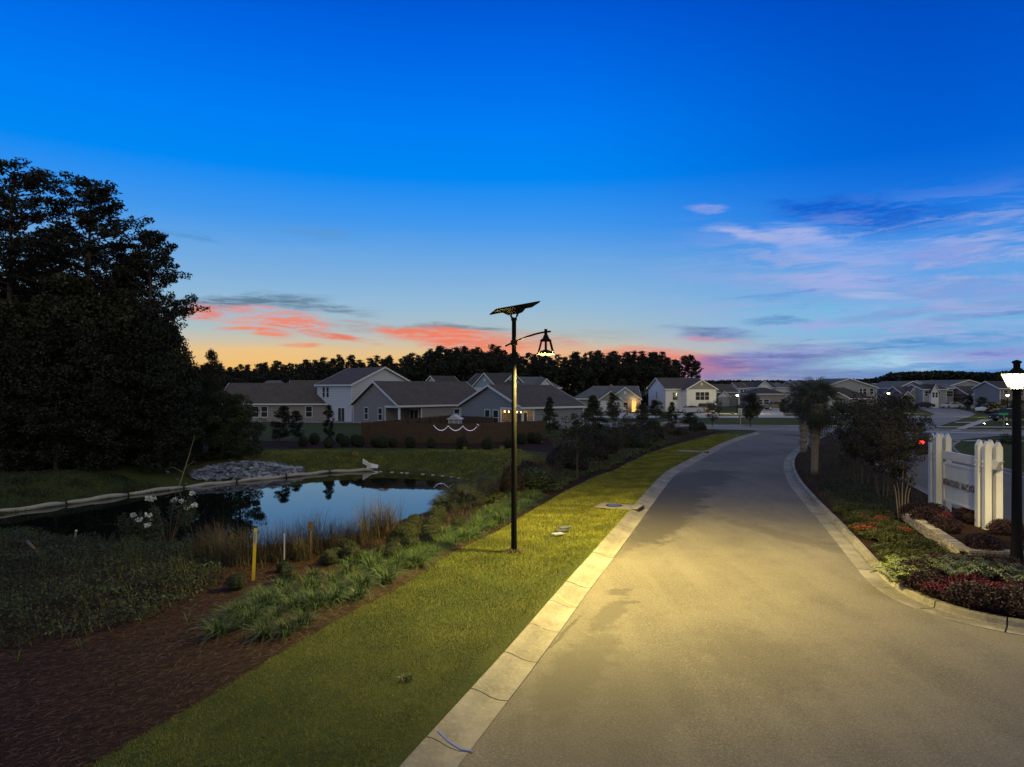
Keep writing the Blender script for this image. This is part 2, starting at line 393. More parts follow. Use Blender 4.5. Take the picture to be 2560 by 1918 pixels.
# ------------------------------------------------------------------ terrain
def axis(a, b, s, lo, hi):
    mid = np.arange(a, b + 1e-6, s); up = [b]; st_ = s
    while up[-1] < hi: st_ *= 1.22; up.append(up[-1] + st_)
    dn = [a]; st_ = s
    while dn[-1] > lo: st_ *= 1.22; dn.append(dn[-1] - st_)
    return np.r_[dn[:0:-1], mid, up[1:]]
gx = axis(-40, 34, 0.27, -2600, 2600); gy = axis(6, 78, 0.27, -600, 3200)
GX, GY = np.meshgrid(gx, gy)
GZ = ground(GX, GY)
nx, ny = len(gx), len(gy)
bed_sd = np.minimum(np.minimum(sdpoly(GX, GY, BED), sdpoly(GX, GY, STRIP)), np.minimum(sdpoly(GX, GY, FOREST), sdpoly(GX, GY, ISLAND)))
I = np.arange(nx * ny).reshape(ny, nx)
Q = np.stack([I[:-1, :-1], I[:-1, 1:], I[1:, 1:], I[1:, :-1]], -1).reshape(-1, 4)
def ground_mat():
    m, N = newmat('ground_cover')
    p = N.n('ShaderNodeNewGeometry').outputs['Position']
    sd = N.n('ShaderNodeAttribute', attribute_name='bed').outputs['Fac']
    n1 = N.noise(p, 0.5, 4).outputs[0]; n2 = N.noise(p, 9.0, 4, .7).outputs[0]; n3 = N.noise(p, 60.0, 2, .6).outputs[0]
    g = N.mix(N.mr(n1, .35, .65), (.034, .060, .022), (.062, .080, .026))
    g = N.mix(N.m('MULTIPLY', N.mr(n2, .35, .7), .75), g, (.09, .088, .016))
    g = N.mix(N.mr(n3, .3, .62, .35, 0.0), g, (.018, .026, .006))
    b = N.mix(N.mr(n2, .3, .7), (.012, .006, .004), (.038, .019, .012))
    b = N.mix(N.mr(n3, .4, .75), b, (.062, .034, .021))
    f = N.mr(N.m('ADD', sd, N.m('MULTIPLY', N.m('SUBTRACT', n2, .5), .22)), -.03, .03)
    col = N.mix(f, b, g)
    finish(N, col, .95, N.m('ADD', n3, n2), .8, .05, .1); return m
M['ground'] = ground_mat()
me = tri_mesh('ground', np.stack([GX.ravel(), GY.ravel(), GZ.ravel()], 1), Q, M['ground'], True)
at_ = me.attributes.new('bed', 'FLOAT', 'POINT'); at_.data.foreach_set('value', np.clip(bed_sd, -3, 3).ravel().astype(np.float32))
mobj('ground', me, kind='structure', label='grassy and mulched ground of the estate')

# water of the pond
def water_mat():
    m, N = newmat('pond_water')
    p = N.n('ShaderNodeNewGeometry').outputs['Position']
    nz = N.noise(N.n('ShaderNodeMapping', {'Vector': p, 'Scale': (1, .35, 1)}).outputs[0], 2.2, 3, .5).outputs[0]
    finish(N, (.004, .006, .006, 1), .02, nz, .04, .03, .5, extra={'IOR': 1.65}); return m
wm = MB(); wm.v = [(p[0], p[1], ZW + .12) for p in offset(POND, -0.6)][::3]; wm.f = [tuple(range(len(wm.v)))]
c = POND.mean(0)
wv = [(c[0] + (p[0]-c[0]) * 1.03, c[1] + (p[1]-c[1]) * 1.05, ZW) for p in thin(POND, .8)]
wm.v = wv; wm.f = [tuple(range(len(wv)))]
wo = wm.build('pond_water', water_mat(), kind='structure', label='still dark pond water mirroring the sky')

# ------------------------------------------------------------------ asphalt
def asphalt_mat(name, base, warm_spot=True, sc=1.0):
    m, N = newmat(name)
    p = N.n('ShaderNodeNewGeometry').outputs['Position']
    ag = N.n('ShaderNodeTexVoronoi', {'Vector': p, 'Scale': 75.0}); agc = N.n('ShaderNodeSeparateXYZ', {0: ag.outputs['Color']}).outputs[0]
    n0 = N.noise(p, 0.22, 5, .6).outputs[0]; n1 = N.noise(p, 1.3, 5, .65).outputs[0]; n2 = N.noise(p, 22.0, 3, .7).outputs[0]
    c = N.mix(N.mr(n0, .3, .7), tuple(v * .74 for v in base), tuple(v * 1.16 for v in base))
    c = N.mix(N.mr(n1, .42, .7, 0, .42), c, tuple(v * .6 for v in base))
    lane = N.noise(N.n('ShaderNodeMapping', {'Vector': p, 'Rotation': (0, 0, R(14)), 'Scale': (1.1, .07, 1)}).outputs[0], 1.0, 3).outputs[0]
    c = N.mix(N.mr(lane, .42, .66, 0, .45), c, tuple(v * 1.3 for v in base))
    c = N.mix(N.mr(agc, .2, 1.0, .0, .62), c, tuple(v * .45 for v in base))
    c = N.mix(N.mr(agc, .93, .96, .0, .5, False), c, tuple(min(1, v * 2.6) for v in base))
    c = N.mix(N.mr(n2, .48, .7, 0, .6), c, tuple(v * 1.5 for v in base))
    if warm_spot:   # a darker, worn stain with a ragged outline along the left wheel track, and small oil drops
        def spot(c, x, y, rx, ry, rot, a, ns):
            mp = N.n('ShaderNodeMapping', {'Vector': p, 'Location': (x, y, 0), 'Rotation': (0, 0, R(rot)), 'Scale': (rx, ry, 50)}, vector_type='TEXTURE').outputs[0]
            d = N.n('ShaderNodeVectorMath', {0: mp}, operation='LENGTH').outputs['Value']
            d = N.m('ADD', d, N.m('MULTIPLY', N.m('SUBTRACT', N.noise(p, ns, 5, .7).outputs[0], .5), 2.2))
            return N.mix(N.mr(d, 1.15, .65, 0, a), c, tuple(v * .46 for v in base))
        c = spot(c, 5.5, 25.2, 1.0, 4.2, -22, .95, 1.1); c = spot(c, 7.1, 30.0, 1.5, 4.8, -24, .95, .9); c = spot(c, 9.9, 37.0, 1.9, 6.0, -30, .8, .8); c = spot(c, 16, 50, 2.2, 5, -40, .5, .7); c = spot(c, 1.4, 10.8, 1.5, 2.6, -20, .4, 1.3)
        c = spot(c, *at(1545, 1480), .3, .28, 20, .8, 3); c = spot(c, *at(1578, 1506), .22, .12, 20, .8, 3); c = spot(c, *at(1571, 1474), .13, .1, 0, .7, 3)
        c = spot(c, *at(1422, 1568), .05, .75, -24, .95, 7); c = spot(c, *at(1395, 1600), .04, .5, -24, .95, 9); c = spot(c, 3.4, 21.5, .5, 3.2, -26, .45, 2.2); c = spot(c, 9.3, 23.0, .5, 4.0, 22, .4, 2.0); c = spot(c, 4.6, 12.6, 1.1, 1.6, 10, .3, 1.6)
        c = spot(c, 1.2, 12.2, .55, 2.4, -22, .55, 1.6); c = spot(c, 2.2, 15.2, .3, 1.2, -24, .7, 2.0); c = spot(c, *at(2140, 1360), 1.2, .35, 0, .5, 1.5)
    finish(N, c, .85, N.m('ADD', agc, N.m('MULTIPLY', n2, .8)), .5, .012, .3); return m
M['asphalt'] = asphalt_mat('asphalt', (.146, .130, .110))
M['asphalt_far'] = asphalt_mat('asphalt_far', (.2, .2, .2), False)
def strip_mesh(name, A, B, mat, n=90, zf=None, z=0.0, cols=8):
    A = resample(A, np.linalg.norm(np.diff(A, axis=0), axis=1).sum() / n - 1e-6)[:n]; B = resample(B, np.linalg.norm(np.diff(B, axis=0), axis=1).sum() / n - 1e-6)[:n]
    V = []
    for a, b in zip(A, B):
        for k in range(cols + 1):
            t = k / cols; q = a * (1-t) + b * t; V.append((q[0], q[1], (float(rz(q[1])) if zf else 0) + z + 0.03 * math.sin(math.pi * t) * (1 if zf else 0)))
    n = len(A)
    T = [(i*(cols+1)+k, i*(cols+1)+k+1, (i+1)*(cols+1)+k+1, (i+1)*(cols+1)+k) for i in range(n-1) for k in range(cols)]
    return tri_mesh(name, V, T, mat)
LEX = LE[:]
REx = np.vstack([[(60, -14)], RE])
_l, _r = LE[LE[:, 1] < 58], RE[RE[:, 1] < 58]
_b = MB(); _b.v = [(p[0], p[1], 0.0) for p in np.vstack([_l[::2], _r[::-2], [(60, -14)]])]; _b.f = [tuple(range(len(_b.v)))]
_m = _b.mesh('entrance_road', M['asphalt']); 
if _m.polygons[0].normal.z < 0: _m.flip_normals()
mobj('entrance_road', _m, kind='structure')
mobj('entrance_road_far', strip_mesh('entrance_road_far', LE[LE[:, 1] > 57.6], RE[RE[:, 1] > 57.6], M['asphalt'], 30, False, 0.002), kind='structure')
_o = bpy.data.objects['entrance_road_far']
for _v in _o.data.vertices: _v.co.z += float(rz(_v.co.y))
def edge_strip(name, line, side, zin, zoff, bedval, w=(.63, 1.3)):
    # the strip of soil or turf that runs up to the back of a kerb
    a = offset(resample(line, .35), w[0] * side); b = offset(resample(line, .35), w[1] * side); k = (a[:, 1] < 74)
    a, b = a[k], b[k]; g = ground(b[:, 0], b[:, 1]); V = []
    for p, q, z in zip(a, b, g): V += [(p[0], p[1], zin + float(rz(p[1]))), ((p[0]+q[0])/2, (p[1]+q[1])/2, max(zin, z) * .5 + z * .5 + .012 + float(rz(p[1])) * .5), (q[0], q[1], z - .004)]
    n = len(a); T = [(i*3+k, i*3+k+1, (i+1)*3+k+1, (i+1)*3+k) for i in range(n-1) for k in (0, 1)]
    if side < 0: T = [t[::-1] for t in T]
    m_ = tri_mesh(name, V, [t[::-1] for t in T], M['ground'], True); at2 = m_.attributes.new('bed', 'FLOAT', 'POINT'); at2.data.foreach_set('value', np.full(len(V), bedval, np.float32))
    mobj(name, m_, kind='structure')
edge_strip('verge_edge', LE, 1, .106, 0, 1.0)
edge_strip('island_edge', RE, -1, .135, 0, -1.0)
edge_strip('island_edge', EN, 1, .135, 0, -1.0)
edge_strip('far_verge_edge', EF, -1, .135, 0, 1.0)
mobj('exit_road', strip_mesh('exit_road', EN, EF, M['asphalt'], 70, True, 0.0), kind='structure')
def sheet(name, pts, z, mat, **k):
    b = MB(); b.v = [(p[0], p[1], z) for p in pts]; b.f = [tuple(range(len(pts)))]
    me = b.mesh(name, mat)
    if me.polygons[0].normal.z < 0: me.flip_normals()
    return mobj(name, me, kind='structure', **k)
CR = catmull([(-60, 108), (0, 93.5), (26, 84.5), (40, 79), (56, 72), (95, 55), (160, 30)], 1.5)
crl, crr = offset(CR, 4.6), offset(CR, -4.6)
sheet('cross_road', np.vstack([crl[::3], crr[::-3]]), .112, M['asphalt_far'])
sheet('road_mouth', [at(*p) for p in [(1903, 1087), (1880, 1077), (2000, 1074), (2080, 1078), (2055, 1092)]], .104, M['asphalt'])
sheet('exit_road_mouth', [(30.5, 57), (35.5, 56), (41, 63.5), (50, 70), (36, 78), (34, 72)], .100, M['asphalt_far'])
def far(name, px, z, mat): return sheet(name, [at(p[0], p[1], z) for p in px], z, mat)
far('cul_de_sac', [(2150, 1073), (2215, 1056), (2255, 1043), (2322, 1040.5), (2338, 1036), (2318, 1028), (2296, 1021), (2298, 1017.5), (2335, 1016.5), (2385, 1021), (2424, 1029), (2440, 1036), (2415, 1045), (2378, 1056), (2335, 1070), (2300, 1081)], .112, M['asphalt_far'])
far('side_street', [(1200, 1044.5), (2300, 1044.5), (2300, 1040), (1200, 1040)], .090, M['concrete_far'])
far('footpath', [(1560, 1068), (1740, 1062), (2095, 1063.5), (2095, 1066.5), (1740, 1065), (1560, 1072)], .116, M['concrete_far'])
far('footpath', [(1500, 1035.4), (2200, 1035.4), (2200, 1034), (1500, 1034)], .100, M['concrete_far'])
far('footpath', [(2348, 1066), (2560, 1067), (2560, 1069), (2340, 1068.5)], .120, M['concrete_far'])
far('footpath', [(2300, 1078.5), (2560, 1083), (2560, 1085), (2296, 1081)], .124, M['concrete_far'])
far('footpath', [(2376, 1101), (2560, 1101.5), (2560, 1103.5), (2376, 1103)], .070, M['concrete_far'])
far('driveway', [(2376, 1077), (2398, 1077.5), (2480, 1049), (2452, 1049)], .128, M['concrete_far'])
far('driveway', [(2385, 1057), (2445, 1057), (2447, 1055), (2390, 1055)], .126, M['concrete_far'])
far('driveway', [(1690, 1044), (1800, 1044), (1790, 1029), (1718, 1029)], .104, M['concrete_far'])
far('driveway', [(1882, 1044), (1968, 1044), (1948, 1021), (1912, 1021)], .108, M['concrete_far'])
far('driveway', [(1540, 1046), (1600, 1046), (1600, 1036), (1555, 1030)], .106, M['concrete_far'])
far('driveway', [(1636, 1060), (1690, 1050), (1700, 1053), (1640, 1064)], .110, M['concrete_far'])
far('driveway', [(2180, 1044), (2260, 1044), (2250, 1020), (2200, 1020)], .108, M['concrete_far'])

# ------------------------------------------------------------------ kerbs, cast in sections with open joints
def conc_mat():
    m, N = newmat('kerb_concrete')
    p = N.n('ShaderNodeNewGeometry').outputs['Position']
    n1 = N.noise(p, 1.1, 5, .65).outputs[0]; n2 = N.noise(p, 14, 4, .7).outputs[0]
    c = N.mix(N.mr(n1, .3, .72), (.27, .248, .212), (.155, .14, .115)); c = N.mix(N.mr(n2, .45, .8, 0, .55), c, (.40, .375, .33))
    r = N.n('ShaderNodeObjectInfo').outputs['Random']; k = N.mr(r, 0, 1, .84, 1.1, False)
    c = N.mix(1.0, c, N.n('ShaderNodeCombineXYZ', {0: k, 1: k, 2: k}).outputs[0], 'MULTIPLY')
    finish(N, c, .85, n2, .3, .01, .3); return m
M['kerb'] = conc_mat()
PROF_ROLL = [(-.0, -.12), (0, .012), (.13, .0), (.3, .028), (.45, .085), (.56, .115), (.64, .118), (.64, -.15)]
PROF_FACE = [(0, -.12), (0, .012), (.44, -.002), (.47, .02), (.485, .12), (.505, .145), (.53, .152), (.64, .152), (.65, .14), (.65, -.2)]
def kerb(name, line, side, prof, sec, label, gap=.022, skip=lambda q: False):
    root = empty(name, (0, 0, 0), kind='structure', label=label)
    a = resample(line, .25)
    d = np.r_[0, np.cumsum(np.linalg.norm(np.diff(a, axis=0), axis=1))]; L = d[-1]
    t = np.gradient(a, axis=0); t /= np.linalg.norm(t, axis=1)[:, None]
    nrm = np.c_[-t[:, 1], t[:, 0]] * side
    s = 0.0; i = 0
    while s < L - .3:
        ln = sec; e = min(L, s + ln)
        q = np.interp((s + e) / 2, d, a[:, 1]); mx = np.interp((s + e) / 2, d, a[:, 0])
        if not skip((mx, q)):
            ks = np.linspace(s + gap / 2, e - gap / 2, max(2, int((e - s) / .4) + 1)); V = []; Fc = []
            dzs = random.uniform(-.004, .004)
            for sv in ks:
                x, y = np.interp(sv, d, a[:, 0]), np.interp(sv, d, a[:, 1]); nx_, ny_ = np.interp(sv, d, nrm[:, 0]), np.interp(sv, d, nrm[:, 1])
                for o, z in prof: V.append((x + nx_ * o, y + ny_ * o, z + dzs + float(rz(y)) * 1.0))
            m_ = len(prof)
            for k in range(len(ks) - 1):
                for j in range(m_ - 1): Fc.append((k*m_+j, k*m_+j+1, (k+1)*m_+j+1, (k+1)*m_+j))
            Fc.append(tuple(range(m_))[::-1]); Fc.append(tuple((len(ks)-1)*m_ + j for j in range(m_)))
            b = MB(); b.v = V; b.f = Fc; b.build('kerb_section', M['kerb'], root)
        s = e; i += 1
INLET = at(1590, 1279)
kerb('rolled_kerb', LE, 1, PROF_ROLL, 1.62, 'pale rolled concrete kerb along the lawn', skip=lambda q: False)
kerb('upright_kerb', RE, -1, PROF_FACE, 1.75, 'pale concrete kerb and gutter round the planted island', .034)
kerb('upright_kerb', EN, 1, PROF_FACE, 3.0, 'kerb between the island and the exit road')
kerb('upright_kerb', EF, -1, PROF_FACE, 3.0, 'kerb on the far side of the exit road')
kerb('upright_kerb', crl[::2], 1, PROF_FACE, 6.0, 'kerb on the far side of the cross road')
# ------------------------------------------------------------------ houses
def win_obj(parent, origin, ux, nz_, s, z, w, h, rows=2, cols=1, lit=None, name='window', trim=.09):
    """a window lying in the wall plane: frame ring, sash bars and a pane, all with depth"""
    O = Vector(origin); ux = Vector(ux); n = Vector(nz_); up = Vector((0, 0, 1))
    def P(a, b, d): return O + ux * (s + a) + up * (z + b) + n * d
    def bar(mb, a0, a1, b0, b1, d0, d1):
        mb.quadbox([P(a0, b0, d0), P(a1, b0, d0), P(a1, b0, d1), P(a0, b0, d1), P(a0, b1, d0), P(a1, b1, d0), P(a1, b1, d1), P(a0, b1, d1)])
    f = MB(); t = trim
    bar(f, -t, 0, -t, h + t, 0.002, .05); bar(f, w, w + t, -t, h + t, 0.002, .05); bar(f, 0, w, -t, 0, 0.002, .05); bar(f, 0, w, h, h + t, 0.002, .05)
    for r in range(1, rows): bar(f, 0, w, h * r / rows - .03, h * r / rows + .03, 0.002, .045)
    for c_ in range(1, cols): bar(f, w * c_ / cols - .035, w * c_ / cols + .035, 0, h, 0.002, .048)
    fo = f.build(name, M['white_trim'], parent)
    g = MB(); bar(g, 0, w, 0, h, 0.004, .016); g.build('pane', lit or M['glass'], fo)
    return fo

def house(label, P, yaw, L, Wd, eave, ridge, wall='siding_grey', roof='roof_brown', wins=(), z0=0.0, notch=None, over=.35, hip=(0, 0), gable_mat=None,
          name='house', group=None, wings=(), garage=None, post_mat=None, extra=None, vent=()):
    root = empty(name, (P[0], P[1], z0), yaw, label=label, cat='house', group=group)
    wm_, rm = M[wall], M[roof]
    fp = [(0, 0), (L, 0), (L, Wd), (0, Wd)] if not notch else [(notch[0], 0), (L, 0), (L, Wd), (0, Wd), (0, notch[1]), (notch[0], notch[1])]
    MB().prism(fp, -.4, eave).build('wall', wm_, root)
    gm = M[gable_mat] if gable_mat else wm_
    for side, hp in ((0, hip[0]), (1, hip[1])):
        if not hp:
            x = 0.0 if side == 0 else L - .2
            MB().extr([(x, 0, eave + .002), (x, Wd, eave + .002), (x, Wd / 2, ridge)], (.2, 0, 0)).build('gable', gm, root)
    if notch:
        a, b_ = notch
        MB().box(0.05, a + .05, .05, b_ + .05, eave - .02, eave - .004).build('porch_ceiling', M['white_trim'], root)
        MB().box(-.02, a, -.02, .12, eave - .3, eave - .03).box(-.02, .12, .12, b_, eave - .3, eave - .03).build('porch_beam', M['white_trim'], root)
        MB().box(-.03, .19, -.03, .19, -.1, eave - .31).build('porch_post', M['white_trim'], root)
        MB().box(-.01, .1, b_ - .14, b_ - .01, -.1, eave - .31).build('porch_post', M['white_trim'], root)
        MB().box(a - .13, a - .01, -.01, .1, -.1, eave - .31).build('porch_post', M['white_trim'], root)
    # roof: two thick slopes, with an eave overhang; hipped ends are pulled in
    h = ridge - eave; th = .14; sl = h / (Wd / 2); o = over
    zr = ridge + .06; ze = eave - sl * o + .06
    r0 = -o if not hip[0] else hip[0]; r1 = L + o if not hip[1] else L - hip[1]
    A = [(-o, -o, ze), (L + o, -o, ze), (r1, Wd / 2, zr), (r0, Wd / 2, zr)]
    B = [(L + o, Wd + o, ze), (-o, Wd + o, ze), (r0, Wd / 2, zr), (r1, Wd / 2, zr)]
    rb = MB().extr(A, (0, 0, th)).extr(B, (0, 0, th))
    if hip[0]: rb.extr([(-o, Wd + o, ze), (-o, -o, ze), (r0, Wd / 2, zr)], (0, 0, th))
    if hip[1]: rb.extr([(L + o, -o, ze), (L + o, Wd + o, ze), (r1, Wd / 2, zr)], (0, 0, th))
    ro = rb.build('roof', rm, root)
    MB().box(-o, L + o, -o - .05, -o - .002, ze - .06, ze + .16).build('fascia', M['white_trim'], root)
    MB().box(-o, L + o, Wd + o + .002, Wd + o + .05, ze - .06, ze + .16).build('fascia', M['white_trim'], root)
    for side, hp in ((0, hip[0]), (1, hip[1])):
        x = -o - .055 if side == 0 else L + o + .005
        if hp: MB().box(x, x + .05, -o, Wd + o, ze - .06, ze + .16).build('fascia', M['white_trim'], root); continue
        for sg in (0, 1):
            y0, y1 = (-o, Wd / 2) if sg == 0 else (Wd + o, Wd / 2)
            MB().extr([(x, y0, ze - .1), (x, y1, zr - .1), (x, y1, zr + th + .02), (x, y0, ze + th + .02)], (.05, 0, 0)).build('rake_board', M['white_trim'], root)
    for (x, y) in ((0, 0), (L, 0), (0, Wd), (L, Wd)):
        if notch and (x, y) == (0, 0): continue
        MB().box(x - .03 if x == 0 else x - .1, x + .1 if x == 0 else x + .03, y - .03 if y == 0 else y - .1, y + .1 if y == 0 else y + .03, -.2, eave - .2).build('corner_board', M['white_trim'], root)
    def plane(sd):
        return {'f': ((0, 0, 0), (1, 0, 0), (0, -1, 0)), 'l': ((0, Wd, 0), (0, -1, 0), (-1, 0, 0)), 'r': ((L, 0, 0), (0, 1, 0), (1, 0, 0)), 'b': ((L, Wd, 0), (-1, 0, 0), (0, 1, 0)),
                'nf': ((0, notch[1] if notch else 0, 0), (1, 0, 0), (0, -1, 0)), 'nl': ((notch[0] if notch else 0, notch[1] if notch else 0, 0), (0, -1, 0), (-1, 0, 0))}[sd]
    for w in wins:
        sd, s, z, ww, hh = w[:5]; kw = w[5] if len(w) > 5 else {}
        O, ux, n = plane(sd); win_obj(root, O, ux, n, s, z, ww, hh, **kw)
    for (sd, s, z) in vent:
        O, ux, n = plane(sd); O = Vector(O) + Vector(n) * .0
        P_ = lambda a, b, d: O + Vector(ux) * (s + a) + Vector((0, 0, z + b)) + Vector(n) * d
        MB().quadbox([P_(-.2, 0, 0.01), P_(.2, 0, 0.01), P_(.2, 0, .06), P_(-.2, 0, .06), P_(-.2, .7, 0.01), P_(.2, .7, 0.01), P_(.2, .7, .06), P_(-.2, .7, .06)]).build('gable_vent', M['white_trim'], root)
    if garage:
        sd, s, w, hh = garage[:4]; O, ux, n = plane(sd); O = Vector(O); ux_ = Vector(ux); n_ = Vector(n); g = MB()
        for k in range(4):
            b0, b1 = hh * k / 4 + .015, hh * (k + 1) / 4 - .015
            PP = lambda a, b, d: O + ux_ * (s + a) + Vector((0, 0, b)) + n_ * d
            g.quadbox([PP(0, b0, .005), PP(w, b0, .005), PP(w, b0, .05), PP(0, b0, .05), PP(0, b1, .005), PP(w, b1, .005), PP(w, b1, .05), PP(0, b1, .05)])
        g.build('garage_door', M['white_trim'], root)
        f = MB()
        for (a0, a1, b0, b1) in ((-.14, -.01, 0, hh + .12), (w + .01, w + .14, 0, hh + .12), (0, w, hh + .01, hh + .14)):
            f.quadbox([PP(a0, b0, .002), PP(a1, b0, .002), PP(a1, b0, .07), PP(a0, b0, .07), PP(a0, b1, .002), PP(a1, b1, .002), PP(a1, b1, .07), PP(a0, b1, .07)])
        f.build('garage_door_trim', M['white_trim'], root)
    for wg in wings:      # a smaller gabled wing standing out from the front: (x0, width, depth, eave, ridge, wall, windows, garage)
        x0, ww, dp, ev, rg, wl, ws, gr = wg
        MB().box(x0, x0 + ww, -dp, .3, -.4, ev).build('wing_wall', M[wl[0]], root)
        MB().extr([(x0, -dp, ev + .002), (x0 + ww, -dp, ev + .002), (x0 + ww / 2, -dp, rg)], (0, .2, 0)).build('wing_gable', M[wl[1]], root)
        s_ = (rg - ev) / (ww / 2); o2 = .3; ze2 = ev - s_ * o2 + .05; back = min(Wd * .48, dp + 5)
        rb = MB()
        for sg in (0, 1):
            xe = x0 - o2 if sg == 0 else x0 + ww + o2; xr = x0 + ww / 2
            q = [(xe, -dp - o2, ze2), (xr, -dp - o2, rg + .05), (xr, back, rg + .05), (xe, back if sd_ok(ev, eave) else .2, ze2)]
            if sg: q = q[::-1]
            rb.extr(q, (0, 0, .13))
            MB().extr([(xe, -dp - o2 - .055, ze2 - .1), (xr, -dp - o2 - .055, rg - .05), (xr, -dp - o2 - .055, rg + .2), (xe, -dp - o2 - .055, ze2 + .15)], (0, .05, 0)).build('rake_board', M['white_trim'], root)
        rb.build('wing_roof', rm, root)
        for w in ws:
            s, z, w_, hh = w[:4]; kw = w[4] if len(w) > 4 else {}
            win_obj(root, (x0, -dp, 0), (1, 0, 0), (0, -1, 0), s, z, w_, hh, **kw)
        if rg - ev > 1.4: MB().box(x0 + ww/2 - .2, x0 + ww/2 + .2, -dp - .06, -dp - .01, ev + (rg-ev) * .45, ev + (rg-ev) * .45 + .55).build('gable_vent', M['white_trim'], root)
        if gr:
            s, w_, hh = gr; g = MB()
            for k in range(4): g.box(x0 + s, x0 + s + w_, -dp - .05, -dp - .005, hh * k / 4 + .015, hh * (k + 1) / 4 - .015)
            g.build('garage_door', M['white_trim'], root)
            MB().box(x0+s-.14, x0+s-.01, -dp-.07, -dp-.002, 0, hh+.12).box(x0+s+w_+.01, x0+s+w_+.14, -dp-.07, -dp-.002, 0, hh+.12).box(x0+s, x0+s+w_, -dp-.07, -dp-.002, hh+.01, hh+.14).build('garage_door_trim', M['white_trim'], root)
    return root
def sd_ok(a, b): return True
def ypx(px, Y): return (atY(px, Y), Y)

YA = R(41.3)
PANE_WARM = mat_emit('lit_pane_warm', (1, .62, .22), 2.4); DOOR_WARM = mat_emit('lit_doorway', (1, .50, .12), 1.6)
PANE_DIM = mat_emit('lit_pane_dim', (.9, .6, .3), .35)
dh = dict(rows=2)
# grid of homes behind the pond
house('two storey grey house with a pale gable, behind the brown roofed bungalow', (-15.05, 105.0), YA + R(90), 11, 10.6, 5.45, 7.95, 'siding_lgrey', 'roof_brown', over=.35,
      wins=[('b', 1.8, 3.6, .8, 1.5), ('b', 3.1, 3.6, .8, 1.5), ('b', 2.0, .6, .9, 1.5), ('b', 6.9, .0, 2.0, 2.05, dict(rows=1, cols=2))])
house('long low house with a plain brown roof, leftmost of the homes past the pond', (-44.5, 103.5), R(2.5), 16.2, 11, 2.62, 5.6, 'siding_taupe', 'roof_brown', over=.4,
      wins=[('f', 13.1, .6, .9, 1.55), ('f', 5.1, .6, .9, 1.55), ('f', 6.4, .6, .9, 1.55)])
house('brown roofed bungalow with taupe gable and dark open porch, left of the shed', (-14.4, 87), YA, 14.9, 12, 2.72, 5.75, 'siding_taupe', 'roof_brown', notch=(3.5, 3.5),
      wins=[('l', 3.2, .75, .95, 1.55), ('l', 6.9, .75, .95, 1.55), ('nl', .7, .05, 1.9, 2.05, dict(rows=1, cols=2)), ('f', 8.7, .9, .85, 1.2), ('f', 10.0, .9, .85, 1.2)])
hB = house('bungalow with slate coloured gable and string lit corner porch, behind the street lamp', (1.2, 78), R(38.5), 9.7, 12.5, 2.72, 5.2, 'siding_slate', 'roof_brown', notch=(1.8, 4.2), wins=[('l', 5.3, .55, .95, 1.75), ('l', 7.0, .55, .95, 1.75), ('nl', 1.0, .05, 1.9, 2.05, dict(rows=1, cols=2))], vent=())
bm = mat_emit('bulb_glow', (1, .55, .16), 14)
for k in range(5):
    b = MB().tube([(0.3 + .02, .6 + k * .78, 2.28), (.32, .6 + k * .78, 2.12)], [.05, .07], 6); b.build('string_bulb', bm, hB)
# homes in the row behind
house('far grey gabled house with brown roof, seen over the leftmost roof', ypx(718, 150), R(6), 13, 9, 2.9, 6.55, 'siding_grey', 'roof_brown', wins=[('f', 2, .8, 1, 1.4)])
house('far hipped house whose pale peak shows beside the pines', ypx(606, 150), R(-12), 10, 9, 2.9, 6.5, 'siding_lgrey', 'roof_grey', hip=(3.4, 3.4), wins=[('f', 3, .8, 1, 1.4)])
g4 = [(.5, 4.3, .9, 1.3, dict(lit=PANE_WARM))]
house('pale two storey house with a yellow lit upstairs window, between the brown roofs', ypx(1160, 150), R(-38), 9.8, 9.5, 5.2, 8.1, 'siding_blue', 'roof_dark', hip=(0, 0), wins=[('l', 4, 3.5, .9, 1.3)], wings=[(4.6, 6.8, 2.4, 5.1, 8.0, ('siding_lgrey', 'siding_blue'), [(2, 3.0, 1, 1.4)], None)])
house('grey gabled house with a lit upper window, left of the pole behind the long roof', ypx(1108, 141), YA, 5.6, 8.4, 4.6, 7.4, 'siding_lgrey', 'roof_dark', wins=[('f', 2.6, 3.0, 1.0, 1.35, dict(lit=PANE_WARM)), ('f', 4.2, 3.0, .9, 1.35)])
house('two storey house with twin gables right of the street lamp pole', ypx(1296, 148), R(24), 10.2, 8, 5.05, 7.3, 'siding_grey', 'roof_grey', hip=(0, 2.4), wins=[('f', 9.0, 3.4, .9, 1.3), ('f', 7.5, 3.4, .7, 1.3)], wings=[(4.0, 4.2, 1.2, 4.9, 6.9, ('siding_white', 'siding_white'), [], None)])
# bungalow with a lit doorway
h6 = house('blue gabled bungalow with a glowing orange doorway', ypx(1440, 143), R(-3), 13.2, 10, 2.75, 5.25, 'siding_taupe', 'roof_grey', hip=(4.0, 0), wins=[],
      wings=[(6.8, 6.4, 1.6, 2.7, 5.0, ('siding_taupe', 'siding_blue'), [(2.9, .6, .9, 1.4), ], None), (4.4, 5.0, 3.2, 2.4, 4.2, ('siding_lgrey', 'siding_taupe'), [], (.5, 3.9, 2.1))])
MB().box(11.3, 12.3, -1.72, -1.62, .1, 2.3).build('lit_doorway', DOOR_WARM, h6)
MB().box(11.1, 11.28, -2.6, -2.42, 0, 2.6).box(12.9, 13.1, -2.6, -2.42, 0, 2.6).build('porch_post', M['white_trim'], h6)
